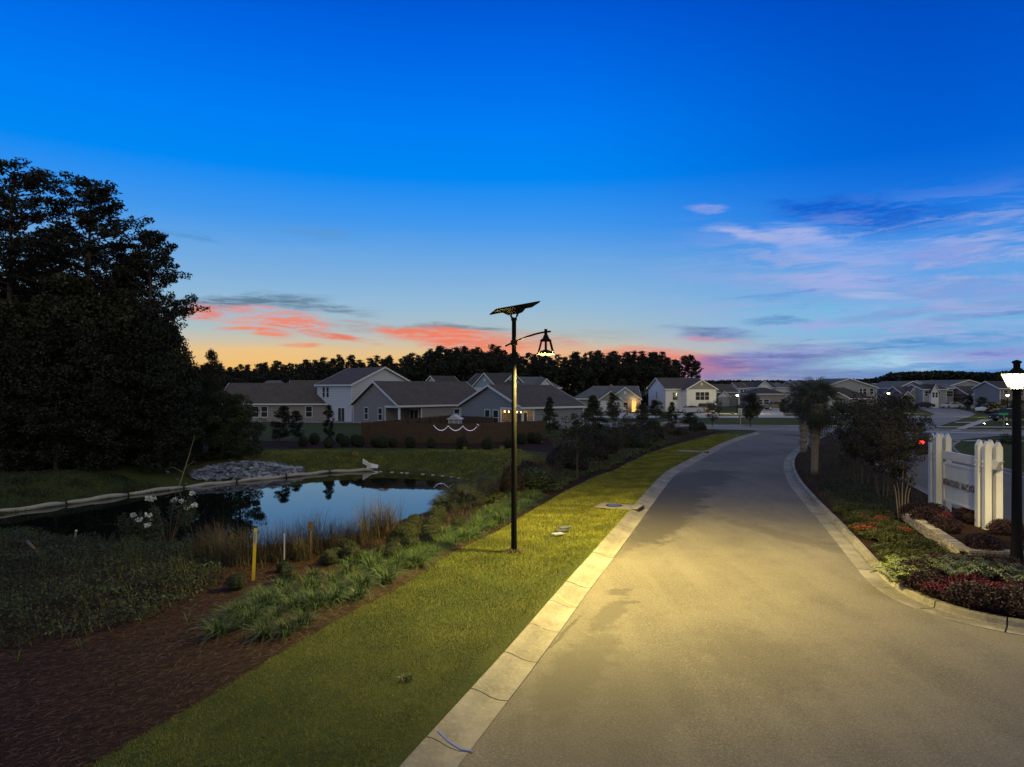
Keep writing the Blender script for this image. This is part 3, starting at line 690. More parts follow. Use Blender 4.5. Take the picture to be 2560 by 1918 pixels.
# white two storey house
h7 = house('white two storey house with grey front gable and garage', ypx(1664, 143), R(10), 9.4, 9.6, 4.75, 7.0, 'siding_white', 'roof_brown', over=.3,
      wins=[('l', 4.6, 2.7, .45, 1.5), ('f', 1.6, 2.5, 1.0, 1.5)],
      wings=[(3.6, 6.6, 2.4, 4.7, 6.55, ('siding_white', 'shake_grey'), [(2.0, 2.5, .9, 1.6), (3.02, 2.5, .9, 1.6), (4.04, 2.5, .9, 1.6)], (1.0, 4.6, 2.1))])
# scattered homes to the right of it
def simple(label, px0, Y, wpx, eave_y, ridge_y, yaw=0, depth=9, wall='siding_taupe', roof='roof_brown', base_y=None, **k):
    z0 = 0.0
    if base_y: z0 = zat(base_y, Y)
    L = wpx / F * Y / max(.3, math.cos(R(yaw)))
    return house(label, ypx(px0, Y), R(yaw), L, depth, zat(eave_y, Y) - z0, zat(ridge_y, Y + depth / 2) - z0, wall, roof, z0=z0, **k)
w2 = [('f', 1.5, .8, .9, 1.4)]
simple('dark brown roofed bungalow with grey end wall just right of the white house', 1781, 185, 66, 981, 962, 6, 12, 'siding_slate', wins=[('f', 1.4, .8, .8, 1.3), ('f', 2.6, .8, .8, 1.3)], wings=[(1.0, 3.2, 1.5, 2.6, 4.0, ('siding_grey', 'siding_white'), [], None)])
simple('low cream walled house with lamplit garage end', 1812, 200, 42, 984, 964, -4, 10, 'siding_cream', wins=[('f', 2.2, .7, .9, 1.2)])
simple('small white upstairs block with paired windows, before the dark roofs', 1846, 196, 21, 971, 958, 3, 8, 'siding_white', wins=[('f', .6, 3.4, .7, 1.1), ('f', 1.6, 3.4, .7, 1.1)])
simple('wide dark roofed house with a white dormer gable', 1872, 205, 70, 970, 957, 0, 12, 'siding_grey', 'roof_dark', wins=w2, wings=[(2.2, 4.6, .6, 5.0, 7.0, ('siding_white', 'siding_white'), [], None)])
simple('brown roofed bungalow with wide blind wall beside the dark yard tree', 1890, 170, 75, 986, 971, 0, 12, 'siding_taupe', 'roof_dark', hip=(3, 3), wins=[('f', .4, .9, 1.2, 1.2), ('f', 2.0, .9, 1.2, 1.2), ('f', 6.2, .9, .5, .9)])
simple('grey hipped roof house rising left of the palm crowns', 1935, 215, 48, 969, 957, 0, 11, 'siding_lgrey', 'roof_grey', hip=(3, 3), wins=w2)
simple('grey twin gabled house right behind the palm crowns', 1990, 225, 50, 966, 954, 0, 12, 'siding_grey', 'roof_grey', wins=w2, wings=[(3.0, 4.5, 1, 5.4, 6.6, ('siding_grey', 'siding_grey'), [], None)])
simple('small far gabled house left of the big grey gable', 2040, 215, 24, 966, 955, 0, 10, 'siding_lgrey', 'roof_grey', wins=w2)
house('large two storey house showing a broad grey shingled gable end', ypx(2192, 176), R(97), 11, 15.4, 5.0, 7.3, 'siding_grey', 'roof_grey', wins=[('l', 13.5, 3.4, .9, 1.4), ('l', 11.6, 3.4, .9, 1.4), ('l', 10.6, 3.4, .7, 1.4)])
house('low garage house with hipped brown roof in front of the broad grey gable', ypx(2056, 158), R(0), 11.5, 9, 2.55, 4.95, 'siding_slate', 'roof_dark', hip=(3.2, 4.4), wins=[('f', 8.5, .9, .9, 1.2)], wings=[(.3, 5.1, 1.4, 2.6, 3.9, ('siding_slate', 'siding_slate'), [], (.6, 3.8, 2.0))])
simple('low dark roof tucked right of the broad grey gable', 2150, 195, 52, 968, 960, 0, 10, 'siding_slate', 'roof_dark', wins=w2)
simple('small house with a white peaked front gable by the lit garage', 2212, 192, 40, 969, 960, 0, 10, 'siding_grey', 'roof_grey', wins=w2, wings=[(.4, 3.4, .8, 4.6, 6.3, ('siding_white', 'siding_white'), [], None)], garage=('f', .1, 3.9, 2.3))
house('two storey house with brown gable end beyond the lit garage', ypx(2318, 184), R(96), 12, 8.6, 4.9, 6.7, 'siding_taupe', 'roof_grey', wins=[('l', 4.0, 3.2, .8, 1.3)])
simple('brown roofed bungalow with two small front gables and porch', 2258, 172, 54, 985, 968, -3, 9, 'siding_taupe', 'roof_brown', wins=[('f', 4.0, .6, 1.0, 1.5)], wings=[(-1.2, 2.8, 1.6, 2.6, 4.0, ('siding_taupe', 'siding_grey'), [], None), (1.0, 2.6, .8, 3.6, 5.2, ('siding_grey', 'siding_grey'), [], None)])
house('narrow white fronted house with a steep pointed gable and paired windows', ypx(2308, 168), R(-2), 5.6, 9, 4.55, 5.7, 'siding_grey', 'roof_dark', wins=[('f', .4, 3.0, .7, 1.2)], wings=[(1.4, 1.75, 1.0, 4.2, 5.75, ('siding_white', 'siding_white'), [(.25, 2.7, .5, 1.2), (1.0, 2.7, .5, 1.2)], None)])
simple('tall grey house with a lean roof behind the steep white gable', 2330, 188, 58, 968, 953, 4, 12, 'siding_grey', 'roof_grey', wins=[('f', 1.5, 3.2, .9, 1.3)])
h5b = house('large two storey house with a wide row of upstairs windows', ypx(2479, 178), R(98), 12, 13.6, 5.1, 6.95, 'siding_grey', 'roof_grey', wins=[('l', 11.9, 2.9, .7, 1.4)])
simple('pale fronted house with a row of four upper windows', 2355, 170, 28, 971, 962, 0, 8, 'siding_grey', 'roof_grey', wins=[('f', .3 + k * .62, 2.9, .52, 1.3) for k in range(4)] + [('f', .5, .7, .8, 1.3)])
simple('brown roofed cottage with two small gables, left of the right hand lamp', 2420, 166, 80, 986, 967, 0, 9, 'siding_taupe', 'roof_dark', wins=[('f', 2.4, .7, .8, 1.2)], wings=[(-.8, 3.2, 1.4, 2.6, 4.1, ('siding_grey', 'siding_grey'), [], (.4, 2.4, 1.9)), (4.2, 2.3, .7, 2.6, 3.9, ('siding_taupe', 'siding_grey'), [], None)])
simple('two storey house mostly hidden behind the right hand lamp', 2500, 150, 80, 972, 955, -6, 10, 'siding_taupe', 'roof_dark', wins=[('f', .8, 3.3, .8, 1.2), ('f', 4.0, 3.3, .8, 1.2)])

# playhouse shed in the back yard
sh = empty('garden_shed', (atY(1138, 66), 66.0, .05), R(-12), label='small grey panelled garden shed with a pitched roof behind the fence', cat='shed')
MB().box(-.55, .55, -.5, .5, 0, 1.95).build('wall', M['siding_grey'], sh)
MB().extr([(-.72, -.62, 1.93), (.72, -.62, 1.93), (0, -.62, 2.4)], (0, 1.24, 0)).build('roof', M['siding_lgrey'], sh)
for x in (-.5, .02, .5): MB().box(x - .03, x + .03, -.53, -.505, 0, 1.93).build('corner_strip', M['white_trim'], sh)

# ------------------------------------------------------------------ fences
def fence(name, label, A, B, h=1.8, z=.05):
    A, B = np.array(A, float), np.array(B, float); L = np.linalg.norm(B - A); d = (B - A) / L
    root = empty(name, (A[0], A[1], z), math.atan2(d[1], d[0]), label=label, cat='fence')
    n = int(L / .15); v = MB()
    for k in range(n):
        x = k * L / n; hh = h + random.uniform(-.02, .015)
        v.box(x + .006, x + L / n - .006, -.012, .012, 0, hh)
    v.build('fence_boards', M['fence_wood'], root, kind='stuff')
    for zz in (.35, h - .35): MB().box(0, L, .014, .06, zz, zz + .09).build('rail', M['fence_wood'], root)
    for k in range(int(L / 2.4) + 1): MB().box(k * 2.4 - .05, k * 2.4 + .05, .062, .15, 0, h + .06).build('post', M['fence_wood'], root)
    return root
fence('wooden_fence', 'brown board fence facing the pond, beneath the wavy light string', (-13.6, 61.8), (-4.2, 60.2))
fence('wooden_fence', 'brown board fence running right toward the conical tree, behind clipped shrubs', (-4.2, 60.2), (3.2, 66.0))
fence('wooden_fence', 'brown board fence side running back to the taupe porch house', (-7.2, 78.5), (-13.6, 61.8))
fence('wooden_fence', 'brown board fence across the back of the yard behind the shed', (-7.2, 78.5), (-2.0, 73.0))
# wavy white light string along the fence
ls = empty('light_string', (0, 0, 0), label='glowing white and violet light string hanging in waves on the fence', cat='light string')
lm = mat_emit('string_light_glow', (.74, .66, 1.0), 1.5)
c_, cb = [], []
for k in range(70):
    t = k / 69; px = 1088 + 110 * t; ph = (t * 3.08) % 1.0
    xx = -13.6 + (px - 905) / (1163 - 905) * 9.4; yy = 61.8 - (xx + 13.6) / 9.4 * 1.6 - .05
    zz = 1.66 - .42 * (1 - (2 * ph - 1) ** 2) + (.18 if t > .97 else 0)
    c_.append((xx, yy, zz))
MB().tube(c_, .01, 4).build('cord', M['white_trim'], ls)
b = MB()
for p in c_[::1]: b.box(p[0] - .016, p[0] + .016, p[1] - .04, p[1] - .01, p[2] - .016, p[2] + .016)
b.build('bulbs', lm, ls, kind='stuff')

# ------------------------------------------------------------------ cars
M['car_silver'] = mat_plain('car_silver', (.46, .47, .49), .45, .03, 2, .4)
M['car_dark'] = mat_plain('car_dark', (.02, .02, .022), .5, .05, 2, .3)
M['car_bronze'] = mat_plain('car_bronze', (.16, .12, .10), .5, .03, 2, .3)
M['car_white'] = mat_plain('car_white', (.55, .55, .56), .45, .03, 2, .5)
TAIL_OFF = mat_plain('tail_lens', (.25, .01, .01), .3); HEAD_OFF = mat_plain('head_lens', (.6, .6, .6), .15); TAIL_ON = mat_emit('tail_glow', (1, .02, .01), 9)
CGL = mat_plain('car_glass', (.02, .022, .025), .45, .1, 2, .2)
def car(label, x, y, rz_, kind='sedan', paint='car_silver', z=.2, tail_on=False, group=None):
    Ls = {'sedan': (4.7, 1.82, 1.45), 'van': (5.0, 1.95, 1.75), 'suv': (4.7, 1.9, 1.72), 'pickup': (5.6, 1.98, 1.85)}[kind]
    L, Wc, H = Ls
    root = empty('parked_car' if not tail_on else 'moving_car', (x, y, z), rz_, label=label, cat='car' if kind != 'pickup' else 'pickup truck', group=group)
    prof = {'sedan': [(0, .35), (0, .62), (.05, .78), (.9, .92), (1.05, .95), (3.9, .98), (4.6, .96), (4.7, .8), (4.7, .4), (4.3, .24), (.35, .24)],
            'van': [(0, .35), (0, .75), (.1, .92), (.95, 1.05), (4.9, 1.08), (5.0, .9), (5.0, .4), (4.7, .26), (.35, .26)],
            'suv': [(0, .38), (0, .8), (.08, .95), (1.1, 1.06), (4.6, 1.08), (4.7, .9), (4.7, .42), (4.4, .3), (.35, .3)],
            'pickup': [(0, .45), (0, .9), (.1, 1.08), (1.3, 1.15), (5.55, 1.15), (5.6, 1.0), (5.6, .55), (5.2, .42), (.4, .42)]}[kind]
    cab = {'sedan': [(1.0, .93), (1.85, 1.40), (2.3, 1.45), (3.3, 1.43), (4.25, .97)], 'van': [(.8, 1.03), (1.75, 1.68), (2.3, 1.75), (4.55, 1.72), (4.95, 1.07)],
           'suv': [(1.05, 1.04), (1.8, 1.64), (2.3, 1.72), (4.1, 1.7), (4.6, 1.07)], 'pickup': [(1.3, 1.13), (2.0, 1.78), (2.4, 1.85), (3.5, 1.83), (3.75, 1.14)]}[kind]
    b = MB(); n = len(prof); hw = Wc / 2
    rows = [(-hw + .06, .96), (-hw, 1.0), (hw, 1.0), (hw - .06, .96)]
    for yy, s in rows:
        for (a, c2) in prof: b.v.append((L/2 + (a - L/2) * s, yy, .55 + (c2 - .55) * s))
    for r in range(3):
        for k in range(n): b.f.append((r*n+k, r*n+(k+1) % n, (r+1)*n+(k+1) % n, (r+1)*n+k))
    b.f.append(tuple(range(n))[::-1]); b.f.append(tuple(3*n+k for k in range(n)))
    body = b.build('body', M[paint], root, smooth=False)
    g = MB(); n = len(cab)
    for yy, ins in ((-hw + .06, 0), (hw - .06, 0)):
        for i, (a, c2) in enumerate(cab):
            k = (c2 - cab[0][1]) / (H - cab[0][1]); g.v.append((a, yy * (1 - .2 * k), c2))
    g.f = [tuple(range(n))[::-1], tuple(n + k for k in range(n))] + [(k, (k+1) % n, n+(k+1) % n, n+k) for k in range(n)]
    cb = g.build('cabin', M[paint], root)
    # glass set 1 cm proud of the cabin
    def lerp(p, q, t): return (p[0] + (q[0]-p[0]) * t, p[1] + (q[1]-p[1]) * t)
    for sg in (-1, 1):
        xs = [lerp(cab[0], cab[1], .2), lerp(cab[0], cab[1], .9), lerp(cab[1], cab[2], .9), (cab[3][0] - .05, cab[3][1] - .07), lerp(cab[4], cab[3], .2)]
        xs = [(q[0] + (.12 if i < 2 else -.05 if i > 2 else 0), q[1] - (.05 if 0 < i < 4 else 0)) for i, q in enumerate(xs)]
        P3 = []
        for q in xs:
            k = (q[1] - cab[0][1]) / (H - cab[0][1]); P3.append((q[0], sg * (hw - .06) * (1 - .2 * k) + sg * .004, q[1]))
        MB().extr(P3, (0, sg * .012, 0)).build('side_window', CGL, root)
    for (i0, i1, sx, nm) in ((0, 1, -1, 'windscreen'), (4, 3, 1, 'rear_window')):
        p0, p1 = lerp(cab[i0], cab[i1], .12), lerp(cab[i0], cab[i1], .92)
        w0, w1 = (hw - .16) * (1 - .02), (hw - .14) * (1 - .18)
        MB().extr([(p0[0] + sx*.02, -w0, p0[1]), (p0[0] + sx*.02, w0, p0[1]), (p1[0] + sx*.02, w1, p1[1]), (p1[0] + sx*.02, -w1, p1[1])], (sx * .015, 0, .01)).build(nm, CGL, root)
    rw = .33 if kind != 'pickup' else .4
    for wx in (L * .19, L * .81):
        for sg in (-1, 1):
            w = MB().tube([(wx, sg * (hw - .2), rw), (wx, sg * (hw + .015), rw)], rw, 14).build('wheel', M['rubber'], root)
            MB().tube([(wx, sg * (hw + .016), rw), (wx, sg * (hw + .03), rw)], rw * .62, 10).build('rim', M['chrome'], w)
    for sg in (-1, 1):
        MB().box(-.012, .05, sg * (hw - .28) - .18, sg * (hw - .28) + .18, .62, .76).build('headlight', HEAD_OFF, root)
        MB().box(L - .04, L + .014, sg * (hw - .24) - .17, sg * (hw - .24) + .17, .72, .92).build('taillight', TAIL_ON if tail_on else TAIL_OFF, root)
    return root
car('silver sedan parked at the kerb before the white house', atY(1690, 133), 131.5, R(2), 'sedan', 'car_silver')
car('bronze minivan nosed onto the driveway of the white garage', atY(1752, 135), 134, R(72), 'van', 'car_bronze')
car('dark hatchback right of the bronze minivan on the same driveway', atY(1776, 136), 135.5, R(75), 'suv', 'car_dark')
car('pale car in front of the bungalow with the glowing doorway', atY(1505, 136), 136, R(10), 'sedan', 'car_white')
car('dark sedan parked left of the steep white gable', atY(2282, 163), 163, R(-4), 'sedan', 'car_dark')
car('white sedan parked below the row of four upper windows', atY(2350, 163), 162, R(8), 'sedan', 'car_white')
car('pale car parked past the round dark tree by the wheeled bin', atY(2430, 135), 133, R(5), 'suv', 'car_white')
car('dark pickup truck beside the lit street tree', atY(2472, 98), 97, R(6), 'pickup', 'car_dark')
car('dark car driving away with both red tail lights lit', 33.1, 54.6, R(243.5), 'sedan', 'car_dark', z=.14, tail_on=True)
car('dark pickup parked on the far lawn beside a trailer', atY(1905, 150), 149, R(4), 'pickup', 'car_bronze')
# utility trailer
tr = empty('utility_trailer', (atY(1866, 150), 150, .1), 0, label='low flatbed trailer behind the dark yard tree', cat='trailer')
MB().box(0, 3.2, -.8, .8, .5, .62).box(0, 3.2, -.85, -.8, .62, .95).box(0, 3.2, .8, .85, .62, .95).build('bed', M['black_metal'], tr)
for sg in (-1, 1): MB().tube([(1.6, sg*.86, .32), (1.6, sg*1.02, .32)], .32, 12).build('wheel', M['rubber'], tr)
MB().box(-1.2, -.01, -.05, .05, .5, .58).build('tow_bar', M['black_metal'], tr)
# wheeled bins
for px, Y, lb in ((2293, 158, 'dark wheeled bin at the kerb near the dark sedan'), (2421, 148, 'dark wheeled bin near the pale car')):
    t = empty('wheeled_bin', (atY(px, Y), Y, .1), R(random.uniform(-20, 20)), label=lb, cat='bin')
    b = MB(); b.quadbox([(-.24, -.24, .06), (.24, -.24, .06), (.24, .24, .06), (-.24, .24, .06), (-.3, -.32, 1.0), (.3, -.32, 1.0), (.3, .34, 1.0), (-.3, .34, 1.0)]); b.build('body', M['rubber'], t)
    MB().box(-.33, .33, -.36, .36, 1.002, 1.08).build('lid', M['black_metal'], t)
    for sg in (-1, 1): MB().tube([(sg*.2, .3, .12), (sg*.28, .3, .12)], .12, 10).build('wheel', M['rubber'], t)
# ------------------------------------------------------------------ street lamps
BLK = M['black_metal']
LED = mat_emit('led_glow', (1, .80, .12), 6)
sl = empty('solar_street_lamp', (.06, 20.5, .09), 0, label='tall black pole with a tilted solar panel and a curved arm carrying a lit lantern', cat='street lamp')
MB().tube([(0, 0, -.3), (0, 0, .04), (0, 0, 3.2), (0, 0, 6.93)], [.088, .088, .078, .066], 18).build('pole', BLK, sl, True)
MB().tube([(0, 0, 0), (0, 0, .05)], .15, 16).build('base_flange', BLK, sl)
MB().tube([(0, 0, 6.93), (0, 0, 7.02)], .09, 14).build('pole_cap', BLK, sl)
yk = MB()
for sg in (-1, 1): yk.tube([(sg*.02, 0, 6.95), (sg*.09, 0, 7.07), (sg*.11, 0, 7.17)], .03, 8)
yk.box(-.16, .16, -.07, .07, 7.14, 7.2); yk.build('panel_yoke', BLK, sl)
pn = empty('panel', (.02, 0, 7.29), 0, parent=sl); pn.rotation_euler = (R(-3), R(-11.5), R(14))
b = MB(); b.box(-.68, .68, -.48, .48, 0, .035); b.build('frame', BLK, pn)
cells = mat_plain('solar_cells', (.012, .014, .03), .15, .1, 5, .5)
b = MB()
for i in range(6):
    for j in range(4): b.box(-.66 + i*.22 + .006, -.66 + (i+1)*.22 - .006, -.46 + j*.23 + .006, -.46 + (j+1)*.23 - .006, .036, .041)
b.build('cells', cells, pn)
b = MB(); b.quadbox([(-.2, -.13, -.15), (.2, -.13, -.15), (.2, .13, -.15), (-.2, .13, -.15), (-.36, -.26, -.003), (.36, -.26, -.003), (.36, .26, -.003), (-.36, .26, -.003)]); b.build('battery_box', BLK, pn)
arc = []
for k in range(15):
    t = k / 14; x = -.26 + 1.36 * t; arc.append((x, -.085, 6.16 + .44 * math.sin(t * 1.42) / math.sin(1.42)))
MB().tube(arc, .028, 10).build('arm', BLK, sl, True)
MB().box(-.1, .1, -.12, .09, 6.2, 6.33).build('arm_clamp', BLK, sl)
LX = .95
lan = MB().box(LX - .045, LX + .045, -.13, -.04, 6.5, 6.67)
lan.quadbox([(LX - .11, -.2, 6.36), (LX + .11, -.2, 6.36), (LX + .11, .03, 6.36), (LX - .11, .03, 6.36), (LX - .045, -.13, 6.52), (LX + .045, -.13, 6.52), (LX + .045, -.04, 6.52), (LX - .045, -.04, 6.52)])
lan.build('lantern_neck', BLK, sl)
MB().tube([(LX, -.085, 6.3), (LX, -.085, 6.34), (LX, -.085, 6.38)], [.17, .17, .12], 16).build('lantern_collar', BLK, sl)
for k in range(6):
    a = math.pi / 6 + k * math.pi / 3; ca, sa = math.cos(a), math.sin(a)
    MB().tube([(LX + .145*ca, -.085 + .145*sa, 6.33), (LX + .26*ca, -.085 + .26*sa, 5.93)], .03, 6).build('lantern_rib', BLK, sl)
MB().tube([(LX, -.085, 5.92), (LX, -.085, 5.95)], .275, 18, False).build('lantern_ring', BLK, sl)
ld = MB().tube([(LX, -.085, 5.955), (LX, -.085, 6.0), (LX, -.085, 6.05)], [.2, .19, .06], 18).build('light_head', BLK, sl)
for sg in (-1, 1): MB().tube([(LX + sg*.095, -.085, 5.87), (LX + sg*.095, -.085, 5.89), (LX + sg*.095, -.085, 5.93), (LX + sg*.095, -.085, 5.953)], [.03, .07, .088, .07], 12).build('led_lens', LED, sl)
def lamp_light(name, parent, loc, power, col, size=.08, spot=None):
    d = bpy.data.lights.new(name, 'SPOT' if spot else 'POINT'); d.energy = power; d.color = col; d.shadow_soft_size = size
    o = bpy.data.objects.new(name, d); COL.objects.link(o); o.parent = parent; o.location = loc
    if spot:
        d.spot_size = R(spot[0]); d.spot_blend = spot[1]
        o.rotation_euler = Vector(spot[2]).to_track_quat('-Z', 'Y').to_euler()
    return o
SOLAR_W, POST_W, SIDE_K = 7700, 3200, .6
so = lamp_light('solar_light', sl, (LX, -.085, 5.83), SOLAR_W, (1, .765, .21), .12)
# wide roadway optic: the lens throws more light outward than straight down, and more toward the road than behind
so.data.use_nodes = True; N = NT(so.data.node_tree)
nv = N.n('ShaderNodeSeparateXYZ', {0: N.n('ShaderNodeTexCoord').outputs['Normal']}); cz = N.m('MAXIMUM', N.m('ABSOLUTE', nv.outputs[2]), .12)
wing = N.m('MULTIPLY', N.m('POWER', cz, -1.1), N.mr(cz, .28, .72))
side = N.m('ADD', 1.0, N.m('MULTIPLY', N.m('ADD', N.m('MULTIPLY', nv.outputs[0], .72), N.m('MULTIPLY', nv.outputs[1], -.69)), SIDE_K))
N.n('ShaderNodeOutputLight', {0: N.n('ShaderNodeEmission', {'Color': (1, 1, 1, 1), 'Strength': N.m('MULTIPLY', wing, N.m('MAXIMUM', side, .15))}).outputs[0]})

def post_lamp(label, x, y, z, h, power, first=None, glow=26, tint=(1, .86, .55)):
    root = empty('post_lamp', (x, y, z), R(18), label=label, cat='street lamp', group='lamp posts with lit lanterns')
    k = h / 5.5
    MB().tube([(0, 0, -.2), (0, 0, .05), (0, 0, .5), (0, 0, .56), (0, 0, h - .62*k)], [.17*k, .17*k, .15*k, .13*k, .10*k], 16).build('post', BLK, root, True)
    MB().tube([(0, 0, h - .66*k), (0, 0, h - .6*k), (0, 0, h - .56*k)], [.10*k, .16*k, .12*k], 12).build('lantern_foot', BLK, root)
    n = 4; z0, z1 = h - .55*k, h - .2*k; r0, r1 = .2*k, .35*k
    gm = bpy.data.materials.new('lantern_glass'); gm.use_nodes = True; N = NT(gm.node_tree)
    mx = N.n('ShaderNodeMixShader', {0: .45, 1: N.n('ShaderNodeEmission', {'Color': rgba(tint), 'Strength': glow}).outputs[0], 2: N.n('ShaderNodeBsdfTransparent').outputs[0]})
    N.n('ShaderNodeOutputMaterial', {0: mx.outputs[0]})
    for q in range(n):
        a0, a1 = (q + .5) * math.pi / 2, (q + 1.5) * math.pi / 2
        p = [(r0*math.cos(a0), r0*math.sin(a0), z0), (r0*math.cos(a1), r0*math.sin(a1), z0), (r1*math.cos(a1), r1*math.sin(a1), z1), (r1*math.cos(a0), r1*math.sin(a0), z1)]
        mid = Vector((math.cos((a0+a1)/2), math.sin((a0+a1)/2), 0)) * .006
        MB().extr(p, mid).build('glass_pane', gm, root)
        MB().tube([Vector(p[0]) * 1.01, Vector(p[3]) * 1.005], .012*k, 5).build('lantern_bar', BLK, root)
    b = MB().tube([(0, 0, z1 + .004), (0, 0, z1 + .03*k), (0, 0, z1 + .1*k), (0, 0, z1 + .17*k)], [r1*1.12, r1*1.1, r1*.55, .11*k], 4)
    b.tube([(0, 0, z1 + .17*k), (0, 0, z1 + .3*k)], [.08*k, .085*k], 8); b.tube([(0, 0, z1 + .3*k), (0, 0, z1 + .35*k), (0, 0, z1+.39*k)], [.12*k, .11*k, .02], 8)
    hood = b.build('hood', BLK, root); hood.rotation_euler = (0, 0, 0)
    lamp_light('lantern_light', root, (0, 0, h - .4*k), power, (1, .79, .34), .05)
    return root
post_lamp('black lamp post with bright glass lantern standing in the flower bed at the right', 13.64, 18.45, .12, 5.45, POST_W, glow=4.5, tint=(1, .78, .42))
post_lamp('lit lamp post on the lawn right of the white two storey house', atY(1843, 131), 131, .1, 3.7, 5000, glow=22, tint=(1, .66, .26))
post_lamp('lit lamp post beside the round tree and pale lit garage', atY(2221, 134), 134, .1, 4.1, 5000, glow=22, tint=(1, .66, .26))
post_lamp('lit lamp post above the yellow lit street tree', atY(2519, 112), 112, .1, 3.9, 4500, glow=22, tint=(1, .66, .26))
# porch lamps: small warm lamps the photograph shows burning
lamp_light('porch_light', h6, (11.8, -2.3, 2.2), 90, (1, .5, .15), .1)
lamp_light('string_bulb_light', hB, (.6, 2.0, 2.1), 26, (1, .55, .2), .2)

# ------------------------------------------------------------------ estate sign
sg_ = empty('estate_sign', (16.32, 25.88, .38), math.atan2(-.99, -.137), label='white post and beam sign reading PENDER WOODS above the brick bed', cat='sign')
# local x runs along the sign towards the viewer, local y points to the exit side
WP = M['white_paint']
def post(x, y, h, w=.2):
    MB().quadbox([(x-w/2, y-w/2, -.35), (x+w/2, y-w/2, -.35), (x+w/2, y+w/2, -.35), (x-w/2, y+w/2, -.35), (x-w/2, y-w/2, h-.17), (x+w/2, y-w/2, h-.17), (x+w/2, y+w/2, h-.17), (x-w/2, y+w/2, h-.17)]).build('post', WP, sg_)
    b = MB(); b.extr([(x-w/2, y-w/2, h-.168), (x+w/2, y-w/2, h-.168), (x+w/2, y, h+.02), (x-w/2, y, h+.02)], (0, 0, .002))
    b = MB(); b.v = [(x-w/2, y-w/2, h-.168), (x+w/2, y-w/2, h-.168), (x+w/2, y+w/2, h-.168), (x-w/2, y+w/2, h-.168), (x-w/2, y, h+.02), (x+w/2, y, h+.02)]
    b.f = [(3, 2, 1, 0), (0, 1, 5, 4), (2, 3, 4, 5), (0, 4, 3), (1, 2, 5)]; b.build('post_top', WP, sg_)
LS = 2.92
for (x, y, h) in ((-.45, -.17, 2.86), (0, -.17, 2.9), (-.45, .17, 2.86), (0.0, .17, 2.88), (LS, -.17, 2.86), (LS + .45, -.17, 2.84), (LS, .17, 2.86), (LS + .45, .17, 2.82)): post(x, y, h, .2)
b = MB(); b.extr([(-.7, -.06, 1.95), (LS + .72, -.06, 1.95), (LS + 1.02, -.06, 2.25), (-.95, -.06, 2.25)], (0, .12, 0)); b.build('beam', WP, sg_)
MB().box(.12, LS - .12, -.05, .05, 1.76, 1.84).box(.12, LS - .12, -.05, .05, .38, .45).box(.12, .2, -.05, .05, .45, 1.76).box(LS - .2, LS - .12, -.05, .05, .45, 1.76).build('panel_frame', WP, sg_)
MB().box(.2, LS - .2, -.022, .022, .45, 1.76).build('sign_panel', WP, sg_)
for x in (-.45, 0, LS, LS + .45):
    for z in (2.03, 2.18): MB().tube([(x, -.33, z), (x, -.276, z)], .018, 6).build('bolt', M['white_trim'], sg_)
MB().box(-.85, .25, -.4, .4, -.34, -.2).build('footing', M['concrete_far'], sg_); MB().box(LS - .3, LS + 1, -.4, .4, -.34, -.2).build('footing', M['concrete_far'], sg_)
def text_mesh(name, s, size, mat, ext, parent, loc, rot, sx=1.0):
    cu = bpy.data.curves.new(name, 'FONT'); cu.body = s; cu.size = size; cu.extrude = ext; cu.align_x = 'CENTER'; cu.align_y = 'CENTER'; cu.offset = .004 * size
    t = bpy.data.objects.new(name, cu); COL.objects.link(t)
    dg = bpy.context.evaluated_depsgraph_get(); me_ = bpy.data.meshes.new_from_object(t.evaluated_get(dg))
    bpy.data.objects.remove(t)
    me_.materials.clear(); me_.materials.append(mat)
    o = bpy.data.objects.new(name, me_); COL.objects.link(o); o.parent = parent; o.location = loc; o.rotation_euler = rot; o.scale = (sx, 1, 1); return o
# the lettered face looks to -y (the entrance road)
text_mesh('lettering', 'PENDER WOODS', .34, mat_plain('letter_grey', (.20, .19, .18), .5), .03, sg_, (LS / 2, -.04, 1.1), (R(90), 0, 0), .98)

